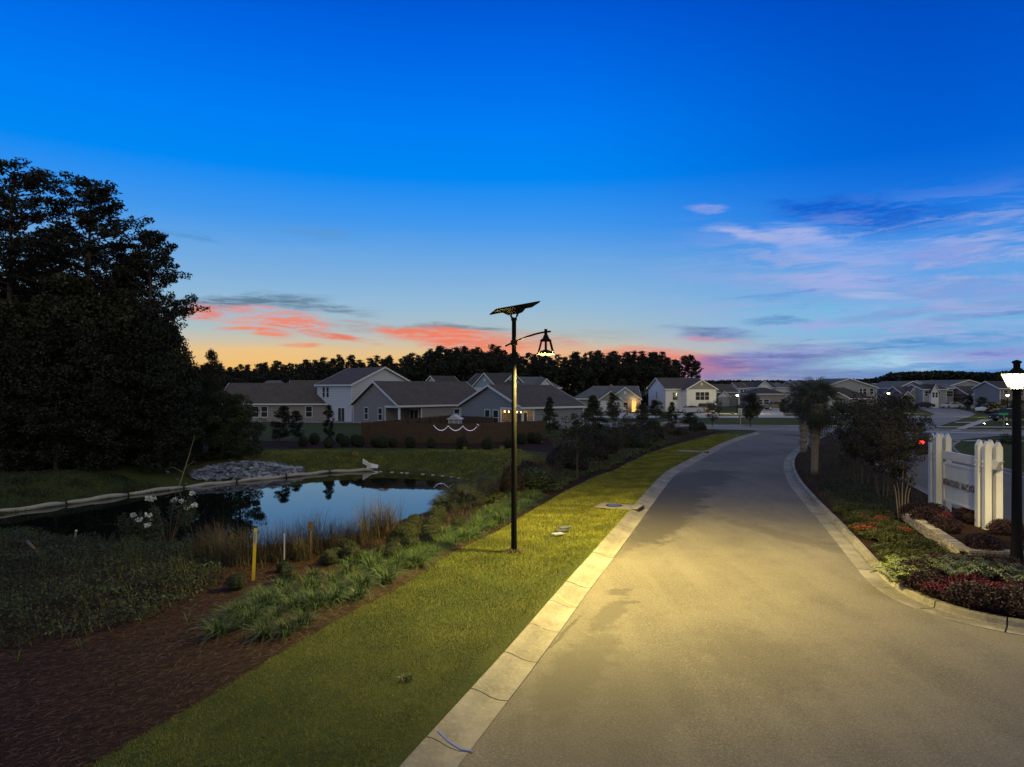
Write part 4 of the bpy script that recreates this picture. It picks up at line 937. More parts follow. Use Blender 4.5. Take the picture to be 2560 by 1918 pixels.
# ------------------------------------------------------------------ brick planter wall and raised bed
M['mortar'] = mat_plain('mortar', (.03, .026, .022), .95)
W0, W1, W2 = np.array((14.5, 25.05)), np.array((12.76, 19.2)), np.array((16.3, 18.55)); W3 = np.array((17.4, 26.0))
raised = empty('brick_planter', (0, 0, 0), label='low pale brick retaining wall folding round the sign bed', cat='planter wall')
brv = [MB().box(-.102, .102, -.055, .055, 0, .056).mesh('brick', M['brick']) for _ in range(3)]
cap = MB().box(-.048, .048, -.16, .16, 0, .075).mesh('cap_brick', M['brick'])
def brick_run(A, B):
    L = np.linalg.norm(B - A); d = (B - A) / L; ang = math.atan2(d[1], d[0]); nrm = np.array((d[1], -d[0]))
    # mortar core, 6 mm behind the brick faces
    core = MB(); c0 = A + nrm * .115; c1 = B + nrm * .115; c2 = B - nrm * .115; c3 = A - nrm * .115
    core.prism([tuple(c0), tuple(c1), tuple(c2), tuple(c3)], -.3, .385); core.build('mortar_core', M['mortar'], raised)
    for course in range(5):
        z = .39 - (course + 1) * .0765; off = .11 if course % 2 else 0; s = .11 - off
        while s < L:
            for sd in (1,):
                p = A + d * s + nrm * (.078 * sd)
                o = mobj('brick', brv[course % 3], raised, (p[0], p[1], z + random.uniform(-.002, .002)), ang + random.uniform(-.01, .01)) if cnt[0] < 265 else None
                if o is None:
                    c, sn = math.cos(ang), math.sin(ang)
                    rest.quadbox([(p[0] + x*c - y*sn, p[1] + x*sn + y*c, z + zz) for zz in (0, .066) for (x, y) in ((-.105, -.055), (.105, -.055), (.105, .055), (-.105, .055))])
                cnt[0] += 1
            s += .222
    s = .06
    while s < L:
        p = A + d * s; mobj('cap_brick', cap, raised, (p[0], p[1], .392 + random.uniform(-.002, .003)), ang); s += .112
cnt = [0]; rest = MB()
d12 = (W2 - W1) / np.linalg.norm(W2 - W1)
brick_run(W1, W2); brick_run(W0, W1 + (W0 - W1) / np.linalg.norm(W0 - W1) * .1)
if rest.v: rest.build('brickwork', M['brick'], raised, kind='stuff')
soil = mat_plain('bed_soil', (.03, .016, .01), .95, .4, 12, .1, bump=1)
bp = [tuple(W0 + (.1, .1)), tuple(W1 + (.12, .05)), tuple(W2 + (0, .1)), (17.0, 22), tuple(W3)]
MB().prism(bp, -.3, .33).build('raised_bed', soil, kind='structure')

# ------------------------------------------------------------------ pond edge: floating boom, stones, drain and small things
def atg(px, py):
    x, y = at(px, py, 0)
    for _ in range(14):
        z = gz(x, y); x2, y2 = at(px, py, z); x, y = (x + x2) / 2, (y + y2) / 2
    return (x, y)
M['boom'] = mat_plain('boom_fabric', (.36, .33, .27), .7, .18, 3, .3)
boom = empty('floating_boom', (0, 0, 0), label='long pale segmented boom floating along the far side of the pond', cat='floating boom')
bp_ = catmull([at(*p, ZW + .05) for p in [(-260, 1312), (-60, 1290), (150, 1262), (300, 1240), (430, 1222), (560, 1207), (700, 1194), (850, 1178), (900, 1174.5), (935, 1176)]], .3)
bs = resample(bp_, 3.05)
for i in range(len(bs) - 1):
    a, c = bs[i], bs[i+1]; dd = (c - a) / np.linalg.norm(c - a); jz = random.uniform(-.02, .03); jx = np.array((-dd[1], dd[0])) * random.uniform(-.05, .05)
    pts = []
    for t in np.linspace(0.02, .98, 9):
        q = a + (c - a) * t + jx * math.sin(t * 3.1); pts.append((q[0], q[1], ZW + .07 + jz + .03 * math.sin(t * 9 + i)))
    rr = [.07, .115, .12, .118, .122, .12, .122, .115, .07]
    s_ = MB().tube(pts, rr, 10).build('boom_segment', M['boom'], boom, True)
    MB().tube([pts[-1], (c[0] + dd[0]*.05, c[1] + dd[1]*.05, ZW + .1)], .035, 6).build('coupling', BLK, boom)
ex = at(925, 1174, ZW); cl = MB()
cl.extr([(ex[0] - .3, ex[1] + .1, ZW + .1), (ex[0] + .55, ex[1], ZW + .1), (ex[0] + .5, ex[1] + .2, ZW + .26), (ex[0] - .2, ex[1] + .3, ZW + .4)], (.05, .1, .06))
cl.extr([(ex[0] - .55, ex[1], ZW + .45), (ex[0] - .1, ex[1] + .1, ZW + .2), (ex[0] + .05, ex[1] + .1, ZW + .36), (ex[0] - .55, ex[1], ZW + .78)], (.03, .05, .03))
cl.build('loose_end_cloth', M['white_trim'], boom)
rope = empty('float_rope', (0, 0, 0), label='thin line of small white floats trailing right from the boom end', cat='float rope')
fm = MB().tube([(-.11, 0, 0), (.11, 0, 0)], .03, 6).mesh('float', M['white_trim'])
rp = catmull([at(*p, ZW) for p in [(952, 1180), (1020, 1183), (1080, 1188), (1130, 1193), (1188, 1203)]], .3)
for i, q in enumerate(resample(rp, .42)):
    if random.random() < .6: mobj('float', fm, rope, (q[0] + random.uniform(-.05, .05), q[1] + random.uniform(-.04, .04), ZW + .02), random.uniform(-.4, .4))
MB().tube([(q[0], q[1], ZW + .012) for q in resample(rp, 1.0)], .008, 4).build('cord', M['wood_stake'], rope)

def stone_mesh(seed, s=1.0):
    r = random.Random(seed); b = MB(); n = 6
    for j, (zz, rr) in enumerate(((-.4, .6), (.0, 1.0), (.42, .62))):
        for k in range(n):
            a = 2*math.pi*k/n + r.uniform(-.25, .25); q = rr * r.uniform(.75, 1.1); b.v.append((q*math.cos(a)*s, q*math.sin(a)*s*.8, (zz + r.uniform(-.1, .1)) * s))
    b.f = [tuple(range(n))[::-1], tuple(2*n + k for k in range(n))] + [(j*n+k, j*n+(k+1) % n, (j+1)*n+(k+1) % n, (j+1)*n+k) for j in range(2) for k in range(n)]
    return b
stones = [stone_mesh(i).mesh('stone', M['stone']) for i in range(5)]
rr_ = empty('riprap_bank', (0, 0, 0), label='bank of loose blue grey stones at the end of the pond', cat='stone bank')
rpoly = np.array([atg(480, 1200), atg(560, 1202), atg(640, 1199), atg(700, 1192), atg(757, 1188), atg(752, 1172), atg(725, 1160), atg(690, 1156), atg(620, 1158), atg(560, 1163), atg(500, 1172), atg(475, 1184)])
rest = MB(); k = 0; tries = 0
mn, mx_ = rpoly.min(0), rpoly.max(0)
PTS = np.c_[rng.uniform(mn[0], mx_[0], 6000), rng.uniform(mn[1], mx_[1], 6000)]
PTS = PTS[sdpoly(PTS[:, 0], PTS[:, 1], rpoly) < 0.05][:900]
PTS = PTS[np.argsort(PTS[:, 1])]
GZs = ground(PTS[:, 0], PTS[:, 1])
for i, (p, z) in enumerate(zip(PTS, GZs)):
    s = random.uniform(.16, .34); z = z + .1 + .3 * random.random() * min(1, -min(0, sdpoly([p[0]], [p[1]], rpoly)[0]))
    if i < 290:
        o = mobj('stone', stones[i % 5], rr_, (p[0], p[1], z), 0); o.rotation_euler = (random.uniform(-.6, .6), random.uniform(-.6, .6), random.uniform(0, 6)); o.scale = (s, s * .8, s * .5)
    else:
        sm = stone_mesh(i, s); a = random.uniform(0, 6); b0 = len(rest.v)
        rest.v += [(p[0] + v[0]*math.cos(a) - v[1]*math.sin(a), p[1] + v[0]*math.sin(a) + v[1]*math.cos(a), z + v[2]*.8) for v in sm.v]; rest.f += [tuple(b0 + q for q in f) for f in sm.f]
rest.build('stones_beyond', M['stone'], rr_, kind='stuff')
# a thin line of stones edging the woods
ln = catmull([at(*p, -.55) for p in [(240, 1177), (300, 1176), (330, 1180), (400, 1185), (470, 1194)]], .3); b = MB()
rl = empty('stone_line', (0, 0, 0), label='thin row of pale stones along the foot of the dark trees', cat='stone row')
for i, q in enumerate(resample(ln, .28)):
    x, y = q[0] + random.uniform(-.15, .15), q[1] + random.uniform(-.2, .2); s = random.uniform(.06, .15)
    o = mobj('stone', stones[i % 5], rl, (x, y, gz(x, y) + .05), random.uniform(0, 6)); o.scale = (s*1.3, s, s*.6)
for (px, py, s, lb) in ((20, 1318, .75, 'smooth grey half buried pipe end or boulder at the left pond edge'), (488, 1197, .3, 'single pale rock between the boom and the woods')):
    x, y = at(px, py, -.55); o = mobj('boulder', stone_mesh(90 + px).mesh('boulder', M['stone'], True), None, (x, y, gz(x, y) + .05), 1.0, label=lb.replace('pipe end or ', ''), cat='boulder'); o.scale = (s * 1.6, s, s * .6)

# kerb inlet with slab, cover and mouth
def inlet(px, py, w, label, cover=True, mouth=(0, 0), dirv=(.42, .9)):
    x, y = at(px, py, .1); root = empty('storm_inlet', (x, y, .09), math.atan2(dirv[1], dirv[0]), label=label, cat='storm drain')
    MB().box(-.52, .52, -.02, w, 0, .045).build('slab', M['kerb'], root)
    if cover:
        MB().tube([(0, w * .55, .046), (0, w * .55, .058)], .33, 20).build('cover', M['black_metal'], root)
        MB().tube([(0, w * .55, .0585), (0, w * .55, .062)], [.26, .25], 16).build('cover_plate', mat_plain('cast_iron', (.16, .17, .18), .45, .2, 10, .5, .6), root)
    MB().box(-.42, .42, -.33, -.05, -.06, .052).build('mouth', M['dark'], root)
    MB().box(-.5, .5, -.30, -.02, .054, .085).build('hood', M['kerb'], root)
inlet(1584, 1270, 1.5, 'storm drain slab with round iron cover beside the kerb, nearest of the two', True)
inlet(1759, 1130, 1.9, 'second storm drain slab farther along the kerb, without a round cover', False)
for i, (px, py) in enumerate(((1411, 1320), (1404, 1328), (1395, 1336))):
    x, y = at(px, py, .09); o = MB().box(-.2, .2, -.13, .13, 0, .035).build('meter_lid', M['stone'], None, label=['farthest', 'middle', 'nearest'][i] + ' of three small grey lids set in the lawn', cat='meter lid'); o.location = (x, y, .09); o.rotation_euler = (0, 0, R(30))
# marker posts and stakes
def stake(name, label, cat, px, py, h, mat, w=.05, lean=(0, 0), cap=None, flat=.6):
    x, y = at(px, py, 0); z = gz(x, y); x, y = at(px, py, z); z = gz(x, y)
    root = empty(name, (x, y, z), R(20), label=label, cat=cat); root.rotation_euler = (R(lean[0]), R(lean[1]), R(20))
    MB().box(-w, w, -w * flat, w * flat, -.15, h).build('shaft', mat, root)
    if cap: MB().box(-w * 1.05, w * 1.05, -w * flat * 1.1, w * flat * 1.1, h + .002, h + .04).build('cap', cap, root)
    return root
ms = stake('marker_post', 'bright yellow utility marker post in the mulch bed', 'marker post', 633, 1452, 1.36, M['yellow_plastic'], .04, (0, 2.5), M['dark'])
pl = MB().box(-.03, .03, -.0275, -.025, .95, 1.27).build('label_plate', mat_plain('plate_pale', (.6, .58, .4), .5, .3, 60), ms)
b = MB()
for k in range(16): b.box(-.024, -.024 + random.uniform(.02, .045), -.029, -.0277, .97 + k * .018, .978 + k * .018)
b.build('label_print', M['dark'], ms)
stake('survey_stake', 'thin pale grey stake before the gap of reflected sky', 'stake', 711, 1420, .95, mat_plain('pvc_grey', (.42, .42, .44), .5), .018)
bs_ = stake('sign_stake', 'thin brown stake with a small dark tag among tall grasses', 'stake', 777, 1396, 1.05, M['wood_stake'], .018)
MB().box(-.07, .07, -.02, .02, .8, 1.06).build('tag', M['bark'], bs_)
sp = stake('water_riser', 'leaning pale pipe with a blue cap in the weeds at left', 'pipe', 100, 1385, .5, M['wood_stake'], .03, (0, -38), mat_plain('blue_cap', (.05, .08, .6), .4))
stake('water_riser', 'short grey topped pipe in the weeds near the pond', 'pipe', 184, 1358, .42, M['wood_stake'], .03, (0, 10), M['white_trim'])
# street name sign, small frame sign, traffic sign
ss_ = empty('street_name_sign', (atY(2510, 84), 84, .1), R(-4), label='green street name blade on a pale pole by the right lane', cat='street sign')
MB().tube([(0, 0, -.3), (0, 0, 1.55)], .035, 8).build('pole', M['chrome'], ss_); MB().box(-.62, .5, -.012, .012, 1.57, 1.82).build('blade', mat_plain('sign_green', (.03, .42, .10), .35), ss_)
bk = stake('traffic_sign', 'small sign seen from behind on a thin post at the lawn tip', 'road sign', 1851, 1075, 2.2, M['chrome'], .03)
MB().box(-.3, .3, .05, .07, 1.75, 2.55).build('sign_plate', M['chrome'], bk)
fs = empty('frame_sign', (atY(2226, 121), 121, .1), 0, label='low white two post frame in the lawn by the junction', cat='post frame')
for x in (-.6, .6): MB().box(x - .07, x + .07, -.07, .07, -.2, .75).build('post', M['white_trim'], fs)
MB().box(-.53, .53, -.03, .03, .5, .6).build('rail', M['white_trim'], fs)
for (px, py, lb) in ((2459, 1064, 'left small lit spotlight at ground level by the dark pickup'), (2516, 1066, 'right small lit spotlight at ground level by the sign pole')):
    x, y = at(px, py, .1); t = empty('ground_spotlight', (x, y, .1), 0, label=lb, cat='spotlight')
    MB().tube([(0, 0, .0), (0, 0, .12)], .03, 6).build('stem', BLK, t); MB().tube([(0, 0, .12), (.06, -.06, .26)], [.06, .1], 8).build('housing', BLK, t)
    MB().tube([(.062, -.062, .262), (.066, -.066, .27)], .085, 8).build('lens', mat_emit('spot_lens', (1, .9, .6), 30), t)

# survey paint on the kerb, and a small dark weed in the lawn
def kerb_z(x, y):
    d_ = float(sdpoly([x], [y], ROADP)[0]); return float(np.interp(d_, [q[0] for q in PROF_ROLL[1:7]], [q[1] for q in PROF_ROLL[1:7]])) + .006
def paint(label, col, pix, w):
    pts = catmull([at(*p, .05) for p in pix], .06)[::1]; a_, b_ = offset(pts, w), offset(pts, -w); V = []
    for p, q in zip(a_, b_): V += [(p[0], p[1], kerb_z(*p)), (q[0], q[1], kerb_z(*q))]
    n = len(pts); T = [(2*i, 2*i+1, 2*i+3, 2*i+2) for i in range(n-1)]
    mobj('paint_mark', tri_mesh('paint_mark', V, T, mat_plain('survey_paint', col, .7, .3, 20)), None, label=label, cat='paint mark')
paint('blue curved paint line across the nearest kerb sections', (.04, .10, .42), [(1096, 1838), (1112, 1850), (1145, 1864), (1182, 1871)], .02)
paint('pale yellow curved paint line on the kerb beside a joint', (.62, .5, .16), [(1394, 1494), (1402, 1500), (1420, 1507), (1446, 1509)], .018)
# ------------------------------------------------------------------ foliage builders (numpy)
def leaf_tris(C, size, r, flat=0.0, quad=True, aspect=.55, up=None):
    """one small rhombic leaf per centre"""
    n = len(C); size = np.broadcast_to(np.asarray(size, float), (n,))[:, None] * r.uniform(.7, 1.3, (n, 1))
    a = r.normal(size=(n, 3)); a[:, 2] *= (1 - flat); a /= np.linalg.norm(a, axis=1)[:, None]
    b = r.normal(size=(n, 3)); b[:, 2] *= (1 - flat); b -= a * (a * b).sum(1)[:, None]; b /= np.linalg.norm(b, axis=1)[:, None] + 1e-9
    V = np.stack([C - a*size*.5, C + b*size*aspect*.5, C + a*size*.5, C - b*size*aspect*.5], 1).reshape(-1, 3)
    i = np.arange(n)[:, None] * 4
    return V, (i + np.array([[0, 1, 2, 3]]))
def blades(base, h, w, lean, r, seg=3, droop=.6):
    """arching grass blades as narrow ribbons, quads only"""
    n = len(base); ang = r.uniform(0, 2*np.pi, n); h = np.broadcast_to(h, (n,)) * r.uniform(.65, 1.1, n); l = np.abs(r.normal(0, 1, n)) * lean + lean * .3
    dx_, dy_ = np.cos(ang), np.sin(ang); V = np.zeros((n, (seg + 1) * 2, 3))
    for k in range(seg + 1):
        t = k / seg
        out = l * h * (t ** 1.6); z = h * (t - droop * l * t * t * t * .6)
        ww = w * (1 - t * .92) * .5
        x = base[:, 0] + dx_ * out; y = base[:, 1] + dy_ * out; zz = base[:, 2] + z
        V[:, 2*k] = np.stack([x - dy_ * ww, y + dx_ * ww, zz], 1); V[:, 2*k+1] = np.stack([x + dy_ * ww, y - dx_ * ww, zz], 1)
    i = np.arange(n)[:, None] * (seg + 1) * 2
    Fq = np.concatenate([i + np.array([[2*k, 2*k+1, 2*k+3, 2*k+2]]) for k in range(seg)], 0)
    return V.reshape(-1, 3), Fq
def merge(parts):
    V, T, o = [], [], 0
    for v, t in parts: V.append(v); T.append(t + o); o += len(v)
    return np.concatenate(V), np.concatenate(T)
def ball(n, r, c, rad, shell=.5, squash=(1, 1, 1)):
    d = r.normal(size=(n, 3)); d /= np.linalg.norm(d, axis=1)[:, None]
    q = r.uniform(shell, 1, n)[:, None] ** .6
    return np.array(c) + d * q * np.array(rad) * np.array(squash)

G = {}
G['pine'] = mat_leaf('pine_needles', [(.010, .012, .008), (.022, .026, .013), (.033, .034, .016)])
G['dark'] = mat_leaf('dark_foliage', [(.008, .011, .006), (.017, .023, .010), (.030, .031, .014)])
G['oak'] = mat_leaf('yard_foliage', [(.016, .02, .009), (.034, .038, .014), (.055, .045, .018)])
G['cedar'] = mat_leaf('cedar_foliage', [(.018, .026, .010), (.036, .05, .016), (.05, .058, .022)])
G['shrub'] = mat_leaf('clipped_foliage', [(.016, .022, .010), (.036, .046, .018), (.06, .068, .026)])
G['myrtle'] = mat_leaf('myrtle_foliage', [(.014, .014, .008), (.036, .032, .016), (.06, .046, .022)])
G['liriope'] = mat_leaf('liriope_blades', [(.022, .05, .012), (.045, .085, .02), (.10, .125, .045)], pos=False)
G['muhly'] = mat_leaf('muhly_blades', [(.05, .036, .022), (.09, .065, .04), (.075, .08, .04)], pos=False)
G['weeds'] = mat_leaf('weed_foliage', [(.014, .026, .012), (.034, .056, .026), (.056, .06, .026)])
G['lawn'] = mat_leaf('lawn_blades', [(.10, .135, .020), (.195, .20, .026), (.28, .245, .042)], .9, pos=True)
G['straw'] = mat_leaf('pine_straw', [(.014, .007, .005), (.032, .016, .01), (.10, .058, .036)], pos=False)
G['palmleaf'] = mat_leaf('palm_leaf', [(.014, .02, .010), (.028, .036, .015), (.05, .055, .024)], pos=False)
G['fern'] = mat_leaf('fern_leaf', [(.13, .17, .045), (.22, .27, .07), (.30, .34, .12)], pos=False)
G['ferndim'] = mat_leaf('fern_leaf_silvery', [(.05, .07, .035), (.09, .11, .05), (.14, .17, .09)], pos=False)
G['green'] = mat_leaf('low_green_foliage', [(.02, .03, .010), (.05, .06, .016), (.085, .08, .024)])
G['red'] = mat_leaf('red_blossom', [(.28, .02, .02), (.45, .035, .04), (.30, .05, .03)], pos=False)
G['magenta'] = mat_leaf('crimson_foliage', [(.10, .01, .022), (.22, .025, .055), (.07, .015, .022)], pos=False)
G['plum'] = mat_leaf('plum_foliage', [(.018, .010, .012), (.045, .018, .022), (.03, .026, .016)])
G['juniper'] = mat_leaf('juniper_foliage', [(.05, .065, .014), (.10, .11, .025), (.03, .045, .012)], pos=False)
G['white'] = mat_leaf('white_blossom', [(.5, .55, .5), (.7, .74, .66)], pos=False)
G['yellow'] = mat_leaf('yellow_flower', [(.4, .3, .05), (.55, .42, .1), (.2, .2, .05)], pos=False)

def pine_mesh(seed, H, Rc, h0, nb, per, leaf, twig=True):
    r = np.random.default_rng(seed); rd = random.Random(seed); parts = []; wood = MB()
    sway = [(rd.uniform(-.25, .25) * t * H * .05, rd.uniform(-.25, .25) * t * H * .05) for t in (0, .3, .6, 1)]
    tp = [(sway[i][0], sway[i][1], -.4 + (H * .97 + .4) * t) for i, t in enumerate((0, .3, .6, 1))]
    wood.tube(tp, [H*.015, H*.012, H*.008, .03], 8)
    for i in range(nb):
        t = (i + rd.random()) / nb; z = h0 + (H - h0) * t ** .85
        prof = math.sin(min(1, (1 - t) * 1.25 + .12) * math.pi / 2) * (.55 + .45 * min(1, t * 3.5)); L = Rc * prof * rd.uniform(.55, 1.15)
        a = rd.uniform(0, 2*math.pi); up = rd.uniform(-.05, .35) + t * .5
        x0, y0 = np.interp(z / H, [0, .3, .6, 1], [q[0] for q in sway]), np.interp(z / H, [0, .3, .6, 1], [q[1] for q in sway])
        e = (x0 + L*math.cos(a), y0 + L*math.sin(a), z + L*up)
        if twig: wood.tube([(x0, y0, z), (x0 + L*.5*math.cos(a), y0 + L*.5*math.sin(a), z + L*up*.35), e], [.05 + .03*(1-t), .035, .012], 4, False)
        nc = max(2, int(2 + L * 1.5))
        for k in range(nc):
            f = .42 + .6 * (k + rd.random()) / nc; s = L * f; lat = rd.gauss(0, .16 * L + .12)
            c = (x0 + s*math.cos(a) - lat*math.sin(a), y0 + s*math.sin(a) + lat*math.cos(a), z + s*up * (.3 + .7*f) + rd.uniform(-.12, .25))
            rad = rd.uniform(.34, .62) * (leaf / .2) ** .3
            parts.append(ball(per, r, c, (rad, rad, rad * .52), .2))
    C = np.concatenate(parts); V, T = leaf_tris(C, leaf, r, .2, aspect=.42)
    return tri_mesh('crown', V, T, G['pine']), wood.mesh('trunk', M['bark'])
def broad_mesh(seed, H, Rc, h0, nclump, per, leaf, mat, rad=(.6, 1.2), shape='round', bark='bark', stems=1):
    r = np.random.default_rng(seed); rd = random.Random(seed); parts = []; wood = MB()
    for s in range(stems):
        a = 2*math.pi*s/stems + rd.uniform(-.4, .4); sp = 0 if stems == 1 else Rc * .3
        hh = H * (.75 if stems == 1 else .6) * rd.uniform(.9, 1.05); b0 = 0 if stems == 1 else .12 + .05 * stems / 5
        w0 = H * .022 if stems == 1 else .04
        wood.tube([(b0*math.cos(a), b0*math.sin(a), -.3), ((b0 + sp*.35)*math.cos(a), (b0 + sp*.35)*math.sin(a), hh*.5), (sp*1.5*math.cos(a) + rd.uniform(-.1,.1), sp*1.5*math.sin(a), hh)], [w0, w0*.75, w0*.25], 6)
    for i in range(nclump):
        t = rd.random(); z = h0 + (H - h0) * t
        if shape == 'round': pr = math.sqrt(max(0.02, 1 - (2*t - .85)**2 * .85)) if t < .92 else .4
        elif shape == 'cone': pr = (1 - t) ** .8 * 1.0 + .06
        elif shape == 'column': pr = .9 * math.sin(min(1, (1 - t) * 2.2 + .1) * math.pi / 2) * (.7 + .3 * min(1, t * 5))
        elif shape == 'vase': pr = .35 + .65 * t if t < .75 else 1.0 - (t - .75) * 1.6
        a = rd.uniform(0, 2*math.pi); q = Rc * pr * math.sqrt(rd.uniform(.05 if shape != 'cone' else .2, 1.0)); R_ = rd.uniform(*rad) * (.6 if shape == 'cone' and t > .7 else 1)
        parts.append(ball(per, r, (q*math.cos(a), q*math.sin(a), z), (R_, R_, R_*.62), .35))
        if i % 3 == 0 and stems == 1: wood.tube([(0, 0, max(.3*H*.5, z - R_*1.2 - q * .4)), (q*.5*math.cos(a), q*.5*math.sin(a), z - R_*.5), (q*math.cos(a), q*math.sin(a), z)], [.03*H/8, .02*H/8, .008], 4, False)
    C = np.concatenate(parts); C[:, 2] = np.maximum(C[:, 2], .06)
    V, T = leaf_tris(C, leaf, r, .1)
    return tri_mesh('crown', V, T, mat), wood.mesh('trunk', M[bark])
def plant(name, meshes, x, y, z, s, rz_, label, cat, group=None, sz=None, lean=(0, 0)):
    cr, tr_ = meshes
    root = empty(name, (x, y, z), rz_, label=label, cat=cat, group=group); root.scale = (s, s, sz or s); root.rotation_euler = (R(lean[0]), R(lean[1]), rz_)
    mobj('crown', cr, root)
    if tr_ is not None: mobj('trunk', tr_, root)
    return root

# ---- tall pines and dense trees of the wood on the left
def G2(px, Y): x = atY(px, Y); return x, Y, gz(x, Y)
P1 = pine_mesh(1, 19.5, 4.8, 8.5, 58, 52, .25); P2 = pine_mesh(2, 18.6, 3.9, 7.5, 70, 50, .25); P3 = pine_mesh(5, 15.6, 3.8, 3.6, 66, 50, .25)
def big(px, Y, top, pm, H, label, rz_=0, w=1.0):
    x, y, z = G2(px, Y); s = (zat(top, Y) - z) / H
    return plant('pine_tree', pm, x, y, z, s * w, rz_, label, 'tree', 'tall pines of the wood left of the pond', sz=s)
big(25, 45, 418, P1, 19.5, 'tallest dark pine at the left edge with layered plates of needles', 0.4)
big(222, 46, 470, P2, 18.6, 'broad round topped pine second from the left edge', 2.0, 1.12)
big(268, 52, 625, P1, 19.5, 'pine rising between the round topped pine and the ragged outer one', 3.6)
big(378, 47, 590, P3, 15.6, 'ragged pine at the right edge of the wood with branches reaching over the sky', 1.6, .88)
big(330, 50, 640, P2, 18.6, 'pine just left of the ragged outer pine, half merged with it', 5.0)
big(120, 53, 640, P3, 15.6, 'pine standing back between the two leftmost pines', 4.0, 1.1)
big(-90, 47, 430, P2, 18.6, 'pine cut off by the left edge of the view', 1.3)
D1 = broad_mesh(11, 10, 3.3, .3, 88, 150, .24, G['dark'], (.7, 1.3)); D2 = broad_mesh(12, 9, 2.9, .2, 84, 150, .24, G['dark'], (.6, 1.2)); D3 = broad_mesh(13, 11, 3.0, .3, 92, 150, .24, G['oak'], (.7, 1.25), 'column')
wl = ['bushy dark tree filling the lower wood left of the pond']
for i, (px, Y, top, k, w) in enumerate([(-60, 42, 800, 0, 1.1), (30, 43, 760, 2, 1), (100, 42, 830, 1, 1), (170, 44, 700, 2, 1.1), (235, 43, 820, 0, 1), (300, 45, 740, 2, 1), (350, 44, 850, 1, 1), (385, 45, 800, 0, .85), (415, 46, 830, 2, .8),
                                       (455, 46.5, 905, 1, .65), (60, 49, 740, 2, 1.2), (180, 50, 720, 0, 1.2), (300, 51, 760, 2, 1.1), (400, 51, 820, 0, .8), (-20, 48, 700, 2, 1.1), (10, 41, 930, 1, 1), (140, 41.2, 950, 0, 1), (270, 42, 960, 1, 1), (400, 43.6, 950, 1, 1), (85, 55, 800, 2, 1.4), (240, 56, 770, 2, 1.4), (380, 56, 860, 2, 1.4)]):
    x, y, z = G2(px, Y); H = (10, 9, 11)[k]; s = (zat(top, Y) - z) / H
    plant('woodland_tree', (D1, D2, D3)[k], x, y, z, (s * .5 + .42) * w, i * 1.3, wl[0], 'tree', 'bushy dark trees of the wood left of the pond', sz=s)
for px, Y, top, k, lb in ((530, 55, 882, 2, 'small pointed tree at the right shoulder of the wood'), (500, 52, 920, 0, 'rounded dark tree beside the shoulder of the wood'), (548, 50, 985, 1, 'low dark tree at the near right corner of the wood')):
    x, y, z = G2(px, Y); s = (zat(top, Y) - z) / (10, 9, 11)[k]; plant('woodland_tree', (D1, D2, D3)[k], x, y, z, s * .5, px, lb, 'tree', sz=s)
CE = broad_mesh(21, 5.6, 2.2, .1, 110, 190, .13, G['cedar'], (.35, .7), 'column')
x, y, z = G2(600, 49); plant('bushy_cedar', CE, x, y, z, (zat(952, 49) - z) / 5.6 * .8, 0, 'broad dark cedar standing behind the pile of blue grey stones', 'tree')
x, y, z = G2(556, 48); plant('bushy_cedar', CE, x, y, z, .82, 2, 'smaller dark cedar between the stones and the wood', 'tree')
# dead leaning sapling
b = MB(); b.tube([(0, 0, 0), (.55, 0, 1.7), (.98, 0, 3.2)], [.035, .025, .008], 6); b.tube([(.3, 0, .9), (-.35, 0, 1.25), (-.8, 0, 1.1)], [.015, .01, .004], 4, False); b.tube([(.42, 0, 1.25), (.9, .1, 1.6), (1.1, 0, 1.4)], [.012, .01, .004], 4, False)
x, y, z = G2(447, 41.5); o = b.build('leaning_sapling', M['bark_pale'], label='bare thin sapling leaning in front of the wood', cat='dead tree'); o.location = (x, y, z)

# ---- trees in the yards and near the cross road
CO = broad_mesh(31, 4.2, .95, .4, 60, 120, .12, G['dark'], (.25, .5), 'column'); CN = broad_mesh(32, 4.6, 1.5, .35, 100, 130, .12, G['cedar'], (.25, .5), 'cone'); RD = broad_mesh(33, 4.6, 1.5, 1.2, 70, 130, .14, G['oak'], (.4, .7), 'round')
SP = broad_mesh(34, 4.2, 1.6, .9, 34, 60, .14, G['oak'], (.3, .5), 'vase'); LO = broad_mesh(35, 1.6, 1.2, .1, 40, 120, .1, G['shrub'], (.3, .5), 'round')
def yard(name, pm, H, px, by, ty, wpx, label, cat='tree', Wm=None, group=None, lean=(0, 0), rz_=None):
    x, y = at(px, by, .06); z = gz(x, y); sz = (zat(ty, y) - z) / H; s = (wpx / F * y) / Wm
    plant(name, pm, x, y, z, s, rz_ if rz_ is not None else px, label, cat, group, sz, lean)
yard('evergreen_tree', CO, 4.2, 698, 1105, 1018, 62, 'dark ragged evergreen leaning left of the low house windows', Wm=2.4, lean=(0, 8))
yard('evergreen_tree', CO, 4.2, 740, 1098, 1030, 50, 'shorter dark evergreen just right of the leaning one', Wm=2.4)
yard('evergreen_tree', CO, 4.2, 822, 1100, 1016, 36, 'slim dark column tree before the two storey grey house', Wm=2.4)
yard('conical_tree', CN, 4.6, 1374, 1083, 994, 56, 'green conical tree right of the slate gabled bungalow', Wm=3.2)
yard('conical_tree', CN, 4.6, 1483, 1090, 990, 84, 'larger conical tree in front of the blue gabled bungalow driveway', Wm=3.2)
yard('conical_tree', CN, 4.6, 1440, 1100, 1052, 60, 'low bushy evergreen between the two conical trees', Wm=3.2)
yard('street_tree', RD, 4.6, 1533, 1062, 984, 34, 'dark oval tree before the bungalow with the glowing doorway', Wm=3.4)
yard('street_tree', RD, 4.6, 1605, 1068, 1010, 40, 'dark round tree right of the glowing doorway', Wm=3.4)
